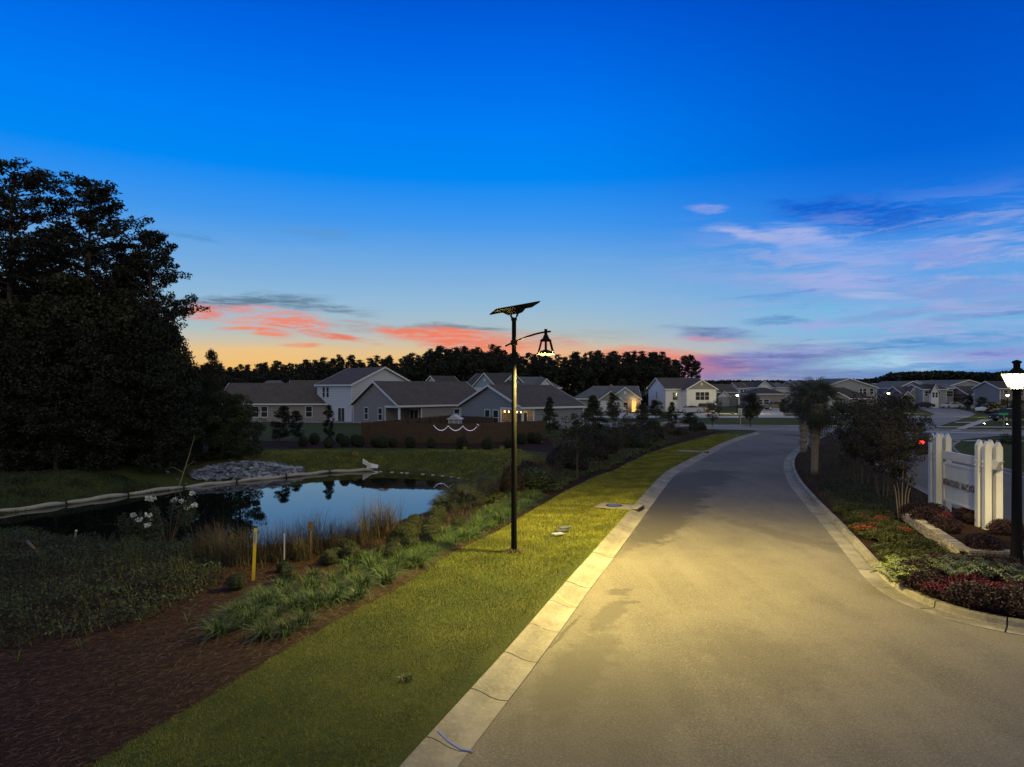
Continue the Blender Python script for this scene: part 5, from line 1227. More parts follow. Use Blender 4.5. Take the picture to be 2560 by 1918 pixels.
yard('street_tree', RD, 4.6, 1640, 1050, 1002, 38, 'tree at the left corner of the white two storey house', Wm=3.4)
yard('street_tree', CO, 4.2, 1680, 1072, 1008, 30, 'narrow dark tree standing before the silver sedan', Wm=2.4)
yard('street_tree', RD, 4.6, 1724, 1069, 1032, 46, 'low spreading tree hiding the silver sedan rear', Wm=3.4)
yard('street_tree', SP, 4.2, 1781, 1066, 1003, 56, 'thin open branched young tree right of the bronze minivan', Wm=3.6)
yard('street_tree', SP, 4.2, 1797, 1042, 998, 26, 'small slender tree on the far lawn near the lit lamp post', Wm=3.6)
yard('street_tree', RD, 4.6, 1876, 1067, 986, 56, 'full round dark tree on a clear stem right of the lit lamp post', Wm=3.4)
yard('street_tree', RD, 4.6, 1960, 1040, 1000, 26, 'small dark tree near the trailer, left of the palms', Wm=3.4)
yard('street_tree', RD, 4.6, 2235, 1035, 996, 36, 'round tree beside the lit lamp post and pale garage', Wm=3.4)
yard('street_tree', RD, 4.6, 2268, 1026, 990, 34, 'dark tree at the corner of the curved side road', Wm=3.4)
yard('street_tree', CO, 4.2, 2384, 1012, 986, 20, 'small pointed tree before the row of four upper windows', Wm=2.4)
yard('street_tree', RD, 4.6, 2422, 1022, 990, 28, 'dark tree in front of the cottage with two small gables', Wm=3.4)
yard('street_tree', RD, 4.6, 2455, 1030, 994, 30, 'second dark tree before the cottage with two small gables', Wm=3.4)
yard('street_tree', RD, 4.6, 2480, 1046, 1006, 40, 'dark tree left of the yellow lit tree', Wm=3.4)
yard('street_tree', RD, 4.6, 2513, 1042, 1000, 36, 'street tree glowing yellow green under a lamp', Wm=3.4)
yard('street_tree', RD, 4.6, 2545, 1050, 998, 40, 'dark tree at the right edge behind the near lamp post', Wm=3.4)
for px, by, w, h, lb in ((1590, 1072, 70, 24, 'wide dark hedge shrub by the cross road'), (1660, 1045, 40, 14, 'low shrub at the foot of the white house'), (1640, 1076, 44, 14, 'low bush among grasses near the junction'),
                         (2520, 1110, 50, 26, 'dark mound of shrubs on the far side of the exit road'), (2476, 1114, 30, 16, 'small shrub left of the dark mound by the exit road'), (1350, 1072, 30, 12, 'low bush below the slate bungalow'), (1550, 1085, 40, 20, 'dark bush in the brown planting')):
    x, y = at(px, by, .06); plant('bush', LO, x, y, gz(x, y), w / F * y / 2.7, px, lb, 'shrub', sz=h / F * y / 1.7)
# clipped round shrubs along the far side of the pond
BA = broad_mesh(41, 1.0, .42, .12, 60, 60, .055, G['shrub'], (.16, .26), 'round')
def dome(seed, mat, n=2600, leaf=.055):
    r = np.random.default_rng(seed); d = r.normal(size=(n, 3)); d /= np.linalg.norm(d, axis=1)[:, None]; d[:, 2] = np.abs(d[:, 2]) * 1.6 - .55
    k = 1 + .06 * np.sin(d[:, 0:1] * 7 + seed) + .06 * np.sin(d[:, 1:2] * 8); C = d * k * r.uniform(.82, 1.03, (n, 1)) * np.array([.5, .5, .46]) + np.array([0, 0, .46])
    V, T = leaf_tris(C, leaf, r); a = tri_mesh('crown', V, T, mat)
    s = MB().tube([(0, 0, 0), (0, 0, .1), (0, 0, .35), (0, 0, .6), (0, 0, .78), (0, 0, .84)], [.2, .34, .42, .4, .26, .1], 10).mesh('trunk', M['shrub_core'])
    return a, s
BL = [dome(42, G['shrub']), dome(43, G['shrub'])]
for i, (px, by, w) in enumerate([(758, 1112, 27), (786, 1107, 30), (822, 1117, 30), (851, 1103, 26), (862, 1114, 29), (888, 1110, 30), (898, 1114, 30), (939, 1113, 28), (957, 1115, 31), (982, 1113, 26), (1026, 1116, 30), (1078, 1116, 28), (1155, 1117, 33), (1219, 1121, 33),
                                  (1272, 1117, 27), (1303, 1106, 30), (1330, 1104, 30), (1343, 1105, 30)]):
    x, y = at(px, by + 4, .06); s = w / F * y
    plant('clipped_shrub', BL[i % 2], x, y, gz(x, y), s, i, 'dark clipped round shrub in the mulch strip beyond the pond', 'shrub', 'clipped round shrubs beyond the pond')
# small yellowish flower tufts there
rT = np.random.default_rng(5); Vt, Tt = blades(np.c_[rT.normal(0, .08, 60), rT.normal(0, .08, 60), np.zeros(60)], .35, .03, .6, rT); tuft = tri_mesh('tuft', Vt, Tt, G['yellow'])
for i, (px, by) in enumerate([(888, 1128), (1162, 1124), (1254, 1124), (1353, 1107), (1400, 1100)]):
    x, y = at(px, by, .06); mobj('flower_tuft', tuft, None, (x, y, gz(x, y)), i, label='small straw coloured tuft in the mulch between clipped shrubs', cat='plant', group='straw coloured tufts beyond the pond')

# ---- the pine line behind the houses
BP = [pine_mesh(50 + i, 15, 2.5, 5.0, 36, 18, .5, True) for i in range(5)]
out = [(470, 915), (560, 912), (620, 918), (690, 908), (760, 905), (820, 900), (870, 894), (905, 905), (960, 893), (1000, 900), (1050, 886), (1090, 876), (1120, 868), (1150, 874), (1200, 872), (1235, 866), (1262, 878), (1300, 888), (1350, 886), (1400, 890), (1450, 886), (1500, 884), (1560, 884), (1620, 882), (1660, 890), (1690, 905)]
xs_, ys_ = zip(*out)
k = 0
for row, (Y, step, dt) in enumerate(((196, 26, 12), (208, 24, 2), (222, 22, 0), (236, 24, 0))):
    px = 470 + row * 7
    while px < (1700 if row < 2 else 1690):
        ppx = px + random.uniform(-7, 7); top = np.interp(ppx, xs_, ys_) + dt + random.choice([0, 3, 7, 12, -4, -2, 16]); x = atY(ppx, Y); s = (zat(top, Y) + .2) / 15
        plant('pine_tree', BP[k % 5], x, Y + random.uniform(-3, 3), 0, s * random.uniform(.85, 1.1), random.uniform(0, 6), 'dark pine in the tree line behind the houses', 'tree', 'pines in the tree line behind the houses', sz=s); k += 1
        px += step
DU = broad_mesh(60, 9, 3.4, .1, 44, 60, .6, G['dark'], (.9, 1.6), 'round')
for i, px in enumerate(range(470, 1700, 30)):
    Y = 190 + (i % 3) * 3; top = np.interp(px, xs_, ys_) + 22 + (i * 37 % 17); x = atY(px, Y); s = (zat(top, Y) + .2) / 9
    plant('understorey_tree', DU, x, Y, 0, 1.0, i * 1.7, 'bushy dark tree under the pines behind the houses', 'tree', 'bushy trees under the pine line', sz=s)
LP = pine_mesh(70, 15, 2.2, 8.2, 40, 18, .5, True)
for px, top, rz_, lb in ((1712, 892, 1, 'tall lone pine beside the left one of the isolated pair'), (1728, 890, 2.2, 'tallest lone pine standing above the white house roof'), (1742, 905, 4, 'lone pine at the right of the isolated pair'), (1692, 902, 3, 'lone pine closing the tree line above the white house')):
    Y = 200; s = zat(top, Y) / 15; plant('lone_pine', LP, atY(px, Y), Y, 0, s * .8, rz_, lb, 'tree', sz=s)
# far woods on the right, too far to count
def woods(name, px0, px1, Y, tops, n, leaf, label, mat='dark'):
    r = np.random.default_rng(int(Y)); xs, ys = zip(*tops); C = []
    for i in range(n):
        px = r.uniform(px0, px1); yy = Y + r.uniform(-14, 14); z1 = zat(np.interp(px, xs, ys) + r.choice([0, 0, 1, 2, 3, 6]), yy); x = atY(px, yy)
        rad = r.uniform(1.5, 2.9) * leaf / 1.2
        for f in (1.0, .72, .42, .15): C.append(ball(26 if f > .8 else 16, r, (x + r.uniform(-1, 1), yy, max(.5, z1 * f - rad)), (rad, rad, rad * .8), .4))
    C = np.concatenate(C); V, T = leaf_tris(C, leaf, r, .0, aspect=.8)
    return mobj(name, tri_mesh(name, V, T, G[mat]), kind='stuff', label=label)
woods('distant_woods', 1640, 2640, 470, [(1640, 948), (1800, 949), (1900, 949), (2000, 949), (2090, 948), (2200, 944), (2560, 942), (2640, 942)], 1500, 1.7, 'low dark band of far woods along the horizon')
woods('hill_woods', 2180, 2640, 300, [(2180, 944), (2210, 938), (2235, 928), (2290, 927), (2330, 925), (2380, 925), (2420, 928), (2470, 930), (2520, 926), (2640, 922)], 750, 1.3, 'dark wooded rise behind the houses at the right')
woods('distant_woods', -900, 700, 330, [(-900, 900), (470, 925), (700, 925)], 900, 1.6, 'far woods hidden behind the trees at left')
# ------------------------------------------------------------------ palms
def palm_parts(seed):
    r = random.Random(seed); out = []
    for v in range(4):
        b = MB(); L = 1.15; drop = .1 + .18 * v
        pts = [(0, 0, 0), (L*.5, 0, .12), (L, 0, .05 - drop*.4)]
        b.tube(pts, [.022, .016, .01], 4, False)
        c = Vector(pts[-1])
        for k in range(22):
            a = R(-118 + 236 * k / 21); ln = .95 * (1 - .25 * abs(math.sin(a/2))) * r.uniform(.85, 1.1)
            d = Vector((math.cos(a), math.sin(a), -.25 - drop)); sidev = Vector((-math.sin(a), math.cos(a), 0)) * .026
            m_ = c + d * ln * .55 + Vector((0, 0, .1)); e = c + d * ln - Vector((0, 0, .12 + .25 * r.random()))
            i = len(b.v); b.v += [tuple(c), tuple(m_ - sidev), tuple(e), tuple(m_ + sidev)]; b.f.append((i, i+1, i+2, i+3))
        out.append(b.mesh('frond', G['palmleaf']))
    return out
FR = palm_parts(3)
def palm(px, by, ty, label, lean=0, smooth=False):
    x, y = at(px, by, .1); z = gz(x, y); H = zat(ty, y) - z; root = empty('palm_tree', (x, y, z), px, label=label, cat='palm tree', group='palms at the island end')
    tk = MB(); n = 26; pts = []; rr = []
    for k in range(n):
        t = k / (n - 1); pts.append((lean * t * t, 0, -.2 + (H + .2) * t)); rr.append((.2 if t < .45 and smooth else .2 + (.08 if t > .45 or not smooth else 0) * (.6 + .4 * math.sin(k * 2.4))) * (1 - .1 * t))
    tk.tube(pts, rr, 12); tk.build('trunk', M['palm_bark'], root)
    bt = MB(); rd = random.Random(px)
    for k in range(70):
        t = rd.uniform(.48 if smooth else .12, .99); a = rd.uniform(0, 6.28); zz = H * t; q = .26
        bt.tube([(lean*t*t + q*math.cos(a)*.6, q*math.sin(a)*.6, zz), (lean*t*t + (q + .13)*math.cos(a), (q + .13)*math.sin(a), zz + .26)], [.05, .015], 4)
    bt.build('boots', M['palm_bark'], root, kind='stuff')
    for k in range(46):
        a = k * 2.4 + rd.uniform(-.3, .3); tilt = R(-62 + 115 * (k / 45) ** .8)
        o = mobj('frond', FR[k % 4], root, (lean, 0, H - .1 + .2 * k / 46)); o.rotation_euler = (rd.uniform(-.2, .2), tilt * -1 * 1.0 if False else -R(70) + R(135) * (1 - k / 45), a); s = rd.uniform(.66, .9); o.scale = (s, s, s)
palm(2009, 1131, 992, 'left palm of the cluster at the end of the island', -.3)
palm(2030, 1119, 985, 'rear palm of the cluster, its head merged with the others', .2)
palm(2036, 1188, 1010, 'nearest palm, with a smooth brown lower trunk and shaggy upper part', .25, True)

# ------------------------------------------------------------------ crape myrtles on the island
CM = [broad_mesh(80, 4.0, 1.75, 1.5, 50, 120, .095, G['myrtle'], (.25, .5), 'vase', 'bark_pale', 5), broad_mesh(81, 4.0, 1.75, 1.3, 56, 120, .1, G['myrtle'], (.25, .55), 'vase', 'bark', 4)]
for i, (px, by, ty, s, lb) in enumerate([(2256, 1296, 1075, .62, 'multi stemmed crape myrtle nearest the sign, pale trunks fanning up'), (2205, 1248, 1030, 1.0, 'crape myrtle behind and left of the nearest one'), (2154, 1220, 1012, 1.1, 'crape myrtle in the middle of the island, right of the palms'),
                                         (2190, 1180, 992, 1.25, 'far crape myrtle whose crown spreads over the lane'), (2130, 1165, 1005, 1.1, 'crape myrtle farthest along the island by the palms'), (2248, 1200, 1030, .95, 'crape myrtle on the exit road side, hiding the car with red lights'), (2225, 1150, 1000, 1.1, 'crape myrtle crown at the back of the group')]):
    x, y = at(px, by, .14); z = gz(x, y); plant('crape_myrtle', CM[min(i, 1)], x, y, z, s, i * 2.1, lb, 'tree', sz=(zat(ty, y) - z) / 4.0)

# ------------------------------------------------------------------ grasses and beds on the left bank
def clump(seed, n, h, w, lean, mat, spread=.12, seg=3, droop=.6):
    r = np.random.default_rng(seed); a = r.uniform(0, 6.28, n); q = np.sqrt(r.uniform(0, 1, n)) * spread
    V, T = blades(np.c_[q*np.cos(a), q*np.sin(a), np.zeros(n) - .03], h, w, lean, r, seg, droop); return tri_mesh('clump', V, T, mat)
MUH = [clump(90 + i, 240, 1.15, .012, .42, G['muhly'], .28, 4) for i in range(3)]
LIR = [clump(95 + i, 110, .46, .019, .9, G['liriope'], .12, 3, .8) for i in range(4)]
def put(name, me_, x, y, s, label, cat, group=None, sz=None, z=None):
    o = mobj(name, me_, None, (x, y, gz(x, y) if z is None else z), random.uniform(0, 6.28), label=label, cat=cat, group=group); o.scale = (s, s, sz or s); return o
# tall feathery grasses along the near edge of the pond
for i, (px, py, s) in enumerate([(560, 1405, 1.0), (600, 1412, 1.1), (645, 1405, 1.05), (690, 1400, 1.1), (735, 1392, 1.15), (780, 1380, 1.25), (830, 1372, 1.0), (868, 1366, 1.0), (900, 1358, 1.0), (935, 1345, 1.35), (975, 1340, 1.25), (540, 1385, 1.0), (505, 1395, .9), (760, 1400, .8), (850, 1385, .75),
                               (1120, 1270, .6), (1150, 1258, .65), (1185, 1245, .6), (1222, 1228, .65), (1250, 1214, .7), (1262, 1232, .7), (1300, 1200, 1.1), (1325, 1188, 1.0), (1350, 1182, 1.1), (1380, 1172, 1.1), (1412, 1165, 1.1), (1280, 1240, .8), (1440, 1150, 1.0), (1100, 1280, .8)]):
    x, y = atg(px, py)
    put('feathery_grass', MUH[i % 3], x, y, s, 'tall feathery brown green grass clump on the pond bank', 'grass clump', 'feathery grass clumps along the pond')
# brown grasses and shrubs running up beside the lawn
rb = np.random.default_rng(21)
LOW = [dome(101, G['weeds'], 1300, .08), dome(102, G['plum'], 1300, .08)]
n = 0
lw = LAWN[(LAWN[:, 1] > 30) & (LAWN[:, 1] < 76)]
for i in range(150):
    q = lw[rb.integers(len(lw))]; off = rb.uniform(1.6, 9.5); t = np.array((-.8, .35)); x, y = q + t * off
    if sdpoly([x], [y], BED)[0] > -.3 or sdpoly([x], [y], pondS)[0] < .6: continue
    if rb.random() < .62: put('brown_grass', MUH[i % 3], x, y, rb.uniform(.8, 1.2), 'brown grass clump in the bed beside the upper lawn', 'grass clump', 'brown grass clumps beside the upper lawn')
    else: plant('low_shrub', LOW[i % 2], x, y, gz(x, y), rb.uniform(1.0, 2.0), i, 'low dark shrub among the brown grasses beside the upper lawn', 'shrub', 'low shrubs beside the upper lawn', sz=rb.uniform(.9, 1.5))
for px, by, ty, lb in ((1443, 1198, 1040, 'thin young tree with a pale stem in the brown grasses, nearer one'), (1552, 1150, 1020, 'thin young tree in the brown grasses, farther one')):
    x, y = at(px, by, .06); plant('young_tree', SP, x, y, gz(x, y), .75, px, lb, 'tree', sz=(zat(ty, y)) / 4.2)
JU = []
for s in range(3):
    r = np.random.default_rng(120 + s); a = r.uniform(0, 6.28, 420); L = r.uniform(.2, .75, 420); C = np.c_[L*np.cos(a), L*np.sin(a), .06 + r.uniform(0, .2, 420) * (1.1 - L)]
    JU.append(tri_mesh('juniper', *leaf_tris(C, .13, r, .6, aspect=.3), G['juniper']))
ed = offset(LAWN, 1.2); ed = ed[(ed[:, 1] > 23) & (ed[:, 1] < 62)]
for i, q in enumerate(resample(ed, .85)):
    for k in range(2):
        x, y = q[0] - k * .75 + random.uniform(-.25, .25), q[1] + random.uniform(-.3, .3)
        if y > 29 or k == 0 and y > 27: put('spreading_juniper', JU[(i + k) % 3], x, y, random.uniform(.8, 1.25), 'flat spreading juniper along the mulch edge of the lawn', 'shrub', 'spreading junipers along the lawn edge')
# liriope: nearest clumps one by one, the thick of the drift as one mass
lir_edge = offset(LAWN, .55); le_ = lir_edge[(lir_edge[:, 1] > 13.4) & (lir_edge[:, 1] < 31)]
rl_ = np.random.default_rng(31); rows = []
for q in resample(le_, .17):
    wdt = np.interp(q[1], [13.4, 15, 17.5, 19, 21, 26, 31], [1.3, 2.4, 2.1, 1.5, 1.0, 1.0, .7])
    for k in range(int(wdt / .36) + 1):
        if rl_.random() < (.27 if q[1] < 19 else .42): rows.append((q[0] - k * .36 + rl_.uniform(-.17, .17) , q[1] + rl_.uniform(-.17, .17) + k * .1, k * .36 / wdt))
rows = [p for p in rows if sdpoly([p[0]], [p[1]], BED)[0] < -.35]; rows.sort(key=lambda p: p[1])
nearL, restL = rows[:270], rows[270:]
for i, p in enumerate(nearL): put('liriope_clump', LIR[i % 4], p[0], p[1], random.uniform(.85, 1.3), 'green strappy liriope clump at the near end of the drift beside the lawn', 'plant', 'liriope clumps beside the lawn')
def scatter_copy(name, srcs, pts, label, mat, smin=.8, smax=1.1):
    parts = []; zz = ground(np.array([p[0] for p in pts]), np.array([p[1] for p in pts]))
    for i, p in enumerate(pts):
        me_ = srcs[i % len(srcs)]; nV = len(me_.vertices); co = np.empty(nV * 3, np.float32); me_.vertices.foreach_get('co', co); co = co.reshape(-1, 3)
        T = np.empty(len(me_.loops), np.int32); me_.loops.foreach_get('vertex_index', T); T = T.reshape(-1, 4); a = random.uniform(0, 6.28); s = random.uniform(smin, smax)
        c, sn = math.cos(a), math.sin(a); v = np.c_[(co[:, 0]*c - co[:, 1]*sn)*s + p[0], (co[:, 0]*sn + co[:, 1]*c)*s + p[1], co[:, 2]*s + zz[i]]
        parts.append((v, T))
    V, T = merge(parts); return mobj(name, tri_mesh(name, V, T, mat), kind='stuff', label=label)
LIRs = [clump(195 + i, 60, .42, .022, .75, G['liriope'], .12, 2, .8) for i in range(3)]
if restL: scatter_copy('liriope_drift', LIRs, restL, 'thick green drift of liriope running up beside the lawn', G['liriope'], .85, 1.25)
# small dark domed shrubs between liriope and grasses
DM = [dome(130, G['cedar'], 1800, .06), dome(131, G['cedar'], 1800, .06)]
for i, (px, py, w) in enumerate([(710, 1426, 30), (722, 1438, 32), (822, 1408, 36), (868, 1384, 40), (880, 1400, 42), (950, 1395, 32), (978, 1402, 36), (985, 1374, 36), (1000, 1345, 34), (1018, 1352, 40), (1028, 1378, 44), (1062, 1368, 38), (1027, 1340, 42), (1078, 1352, 46), (1080, 1332, 42), (1085, 1315, 30), (1095, 1302, 40), (1035, 1312, 30), (840, 1398, 34), (720, 1452, 36), (1145, 1322, 34), (590, 1470, 40), (985, 1392, 40)]):
    x, y = atg(px, py + 4); z = gz(x, y); s = 1.3 * w / F * y; plant('domed_shrub', DM[i % 2], x, y, z, s, i, 'small dark domed shrub between the liriope and the pond grasses', 'shrub', 'domed shrubs by the liriope', sz=s * .85)
# palmettos at the right end of the pond
PF = palm_parts(9)
for i, (px, py, s, lb) in enumerate([(1135, 1268, .75, 'left palmetto with stiff pale fans by the pond'), (1178, 1258, .95, 'tallest palmetto with upright fans by the pond'), (1160, 1280, .7, 'nearest palmetto at the edge of the liriope'), (1110, 1290, .5, 'small palmetto by the domed shrubs')]):
    x, y = at(px, py, -.15); root = empty('palmetto', (x, y, gz(x, y)), i, label=lb, cat='plant')
    for k in range(12):
        o = mobj('frond', PF[k % 4], root, (0, 0, .05)); o.rotation_euler = (0, R(-75 + 50 * (k % 5) / 4), k * 2.4); o.scale = (s*.8,) * 3
# oleander with white flowers at the pond
rO = np.random.default_rng(44)
for i, (px, py, s, lb) in enumerate([(420, 1352, 1.15, 'leggy bush with white blossom heads against the dark water'), (335, 1345, .7, 'smaller leafy bush left of the white flowering one')]):
    x, y = at(px, py, -.55); z = gz(x, y); root = empty('flowering_bush', (x, y, z), 0, label=lb, cat='bush')
    st = MB(); C = []; B = []
    for k in range(22):
        a = rO.uniform(0, 6.28); L = rO.uniform(.4, 1.0) * s; h = rO.uniform(.9, 2.1) * s; e = (L*math.cos(a), L*math.sin(a), h)
        st.tube([(0, 0, 0), (e[0]*.4, e[1]*.4, h*.6), e], [.018, .012, .005], 4, False); C.append(ball(60, rO, (e[0]*.8, e[1]*.8, h*.75), (.22, .22, .35), .1))
        if i == 0 and k % 2 == 0 or k == 3: B.append(ball(46, rO, e, (.13, .13, .09), .2))
    st.build('stems', M['bark'], root); mobj('leaves', tri_mesh('leaves', *leaf_tris(np.concatenate(C), .15, rO, aspect=.25), G['weeds']), root)
    mobj('blossom', tri_mesh('blossom', *leaf_tris(np.concatenate(B), .075, rO, aspect=.8), G['white']), root)
# weeds and scrub on the low left bank: uncountable, one mass each
def scrub(name, poly, n, h, leaf, mat, label, hv=.5, kind='leaf', freq=.8):
    r = np.random.default_rng(n); poly = np.array(poly); mn, mx = poly.min(0), poly.max(0)
    P = np.c_[r.uniform(mn[0], mx[0], n*3), r.uniform(mn[1], mx[1], n*3)]; P = P[sdpoly(P[:, 0], P[:, 1], poly) < 0][:n]
    m_ = 160; cc = np.c_[r.uniform(mn[0], mx[0], m_), r.uniform(mn[1], mx[1], m_)]; rad_ = r.uniform(.25, .9, m_); am = r.uniform(.35, 1, m_); lump = np.full(len(P), .32)
    for q_, ra_, am_ in zip(cc, rad_, am): lump = np.maximum(lump, am_ * np.exp(-((P - q_) ** 2).sum(1) / ra_ ** 2))
    keep = r.uniform(0, 1, len(P)) < np.clip(lump * 1.2, .12, 1); P, lump = P[keep], lump[keep]; z = ground(P[:, 0], P[:, 1])
    if kind == 'leaf': V, T = leaf_tris(np.c_[P, z + .03 + h * np.clip(lump, .1, 1) * r.uniform(0, 1, len(P)) ** .7], leaf, r, .1, aspect=.5)
    else: V, T = blades(np.c_[P, z], h * np.clip(lump + .3, .3, 1), leaf, .5, r, 2)
    return mobj(name, tri_mesh(name, V, T, G[mat]), kind='stuff', label=label)
lb1 = [at(-300, 1345, -.8), at(0, 1345, -.8), at(220, 1372, -.8), at(470, 1392, -.8), at(540, 1420, -.4), at(560, 1460, 0), at(470, 1520, 0), at(380, 1560, 0), at(150, 1610, 0), at(-200, 1680, 0), (-20, 14), (-30, 22)]
scrub('weed_bank', lb1, 120000, .55, .075, 'weeds', 'dark leafy weeds covering the low bank at left')
scrub('weed_grass', lb1, 26000, .6, .014, 'green', 'sparse green grass stems rising through the weeds at left', kind='blade')
scrub('pondside_grass', [at(560, 1395, -.8), at(760, 1395, -.8), at(1000, 1345, -.6), at(1180, 1240, -.6), at(1400, 1150, 0), at(1430, 1170, 0), at(1230, 1260, 0), at(1040, 1380, -.1), at(700, 1430, -.1), at(560, 1440, 0)], 9000, .45, .012, 'muhly', 'thin brown grass between the clumps on the pond bank', kind='blade')
up = np.vstack([offset(LAWN, 1.0)[(LAWN[:, 1] > 33) & (LAWN[:, 1] < 77)], [(18, 83), (8, 77), (3.4, 66), (3.4, 56), (3.4, 48), (2.0, 43.5)]])
scrub('brown_planting', up, 70000, .75, .10, 'muhly', 'brown hazy planting filling the bed beside the upper lawn')
scrub('brown_planting', up, 40000, .6, .10, 'weeds', 'dark green leaves mixed through the brown planting')
isl = np.array([at(2000, 1140), at(2080, 1110), (32, 68), (22, 42), (19, 31), (15.8, 27), (13.3, 25.2), (12.2, 28), (13.4, 31.5), (16, 39), (18.8, 46)])
scrub('island_grass', isl, 60000, .4, .013, 'muhly', 'brown green tufted grass over the island under the trees', kind='blade')
scrub('island_grass', isl, 20000, .3, .012, 'green', 'green grass mixed over the island under the trees', kind='blade')
scrub('bank_grass', [at(570, 1150), at(620, 1128), at(1300, 1126), at(1390, 1160), at(1230, 1205, -.8), at(1180, 1200, -1), at(1050, 1176, -1), at(950, 1170, -1), at(780, 1182, -1)], 60000, .16, .03, 'lawn', 'rough green grass on the far bank of the pond', kind='blade')

# pine straw over the near mulch, one mass
r = np.random.default_rng(61); n = 90000
PP = np.c_[r.uniform(-22, 2, n * 2), 7 + (r.uniform(0, 1, n * 2) ** 1.5) * 20]; PP = PP[sdpoly(PP[:, 0], PP[:, 1], BED) < -.02][:n]; zz = ground(PP[:, 0], PP[:, 1])
a = r.normal(.5, .7, len(PP)); L = r.uniform(.04, .13, len(PP)); w = .004 + .002 * PP[:, 1] / 12; dxy = np.c_[np.cos(a), np.sin(a)] * L[:, None]; sd_ = np.c_[-np.sin(a), np.cos(a)] * w[:, None]
tz = r.uniform(-.01, .03, (len(PP), 1)); z0 = zz[:, None] + r.uniform(.004, .02, (len(PP), 1))
V = np.stack([np.c_[PP - dxy, z0], np.c_[PP + sd_, z0 + tz*.5 + .004], np.c_[PP + dxy, z0 + tz], np.c_[PP - sd_, z0 + tz*.5]], 1).reshape(-1, 3)
mobj('pine_straw', tri_mesh('pine_straw', V, np.arange(len(V)).reshape(-1, 4), G['straw']), kind='stuff', label='reddish brown pine straw mulch over the near bed')
# lawn blades on the verge, one mass
n = 380000
PP = np.c_[r.uniform(-8, 27, n * 6), 6.6 + (r.uniform(0, 1, n * 6) ** 1.7) * 66]
vergeP = np.vstack([offset(leS, .62), lawnS[::-1]])
PP = PP[sdpoly(PP[:, 0], PP[:, 1], vergeP) < .03][:n]; zz = ground(PP[:, 0], PP[:, 1]); zz = np.where(sdpoly(PP[:, 0], PP[:, 1], ROADP) < 1.35, np.maximum(zz, .092), zz)
far_k = PP[:, 1] / 12
a = r.uniform(0, 6.28, len(PP)); h = r.uniform(.018, .045, len(PP)) * np.clip(far_k, 1, 1.8) * .9; w = .0042 * np.clip(far_k, .9, 4); ln = r.normal(0, .02, (len(PP), 2))
s_ = np.c_[np.cos(a), np.sin(a)] * w[:, None]
V = np.stack([np.c_[PP - s_, zz - .005], np.c_[PP + s_, zz - .005], np.c_[PP + ln, zz + h]], 1).reshape(-1, 3)
mobj('lawn_grass', tri_mesh('lawn_grass', V, np.arange(len(V)).reshape(-1, 3), G['lawn']), kind='stuff', label='short green turf of the verge between kerb and mulch')
b = MB(); rs = np.random.default_rng(3); Vs, Ts = blades(np.c_[rs.normal(0, .17, 260), rs.normal(0, .13, 260), np.zeros(260)], .16, .012, .9, rs, 2)
o = mobj('straw_tuft', tri_mesh('straw_tuft', Vs, Ts, G['muhly']), None, (.06, 20.45, .085), 0, label='dry straw coloured grass tuft at the foot of the solar lamp pole', cat='grass tuft')

# ------------------------------------------------------------------ planting of the island
def shrub_obj(seed, n, rad, h, leaf, mat, mat2=None, frac=.0, flat=.2, asp=.55):
    r = np.random.default_rng(seed); C = ball(n, r, (0, 0, h*.5), (rad, rad, h*.5), .35); C[:, 2] = np.maximum(C[:, 2], .02); me_ = tri_mesh('foliage', *leaf_tris(C, leaf, r, flat, aspect=asp), mat); me2 = None
    if mat2:
        d = C[C[:, 2] > h * .62]; d = d[r.uniform(0, 1, len(d)) < frac] + (0, 0, .02)
        me2 = tri_mesh('blossom', *leaf_tris(d, leaf * .9, r, .2, aspect=.8), mat2)
    return me_, me2
GR = [shrub_obj(140 + i, 1500, .5, .42, .075, G['green']) for i in range(2)]; RB = shrub_obj(143, 1100, .42, .4, .07, G['green'], G['red'], .55); MG = [shrub_obj(145 + i, 1300, .42, .45, .06, G['plum'], G['magenta'], .9) for i in range(2)]; PL = [shrub_obj(148 + i, 1500, .5, .55, .07, G['plum']) for i in range(2)]
def isl_put(kind, px, py, s, label, group, zb=.14, rise=0):
    me_, m2 = kind; x, y = at(px, py, zb); z = zb + rise - .02
    root = empty('bedding_shrub', (x, y, z), random.uniform(0, 6), label=label, cat='shrub', group=group); root.scale = (s, s, s); mobj('foliage', me_, root)
    if m2: mobj('blossom', m2, root)
ig = 0
greens = [(2110, 1285), (2140, 1292), (2175, 1300), (2210, 1305), (2245, 1312), (2125, 1308), (2160, 1325), (2195, 1330), (2230, 1335), (2252, 1342), (2195, 1352), (2225, 1362), (2260, 1368), (2295, 1375), (2205, 1378), (2235, 1388), (2270, 1392), (2305, 1400), (2335, 1408), (2225, 1404), (2260, 1412), (2295, 1418), (2330, 1398), (2365, 1408), (2250, 1352), (2185, 1315), (2180, 1345), (2215, 1345), (2280, 1358), (2310, 1384), (2345, 1424), (2380, 1420)]
for i, (px, py) in enumerate(greens[::1]): (sdpoly([at(px, py, .14)[0]], [at(px, py, .14)[1]], np.array(bp))[0] > 1.15) and isl_put(GR[i % 2], px + random.uniform(-8, 8), py + random.uniform(-5, 5), random.uniform(.5, .95), 'low loose green shrub in the island bed before the brick wall', 'low green shrubs of the island bed')
for px, py, s in ((2160, 1302, .6), (2203, 1308, .7), (2190, 1322, .6), (2165, 1340, .9), (2150, 1330, .6), (2262, 1335, .6), (2135, 1325, .5)): isl_put(RB, px, py, s, 'low shrub with scarlet flowers in the island bed', 'scarlet flowered shrubs of the island bed')
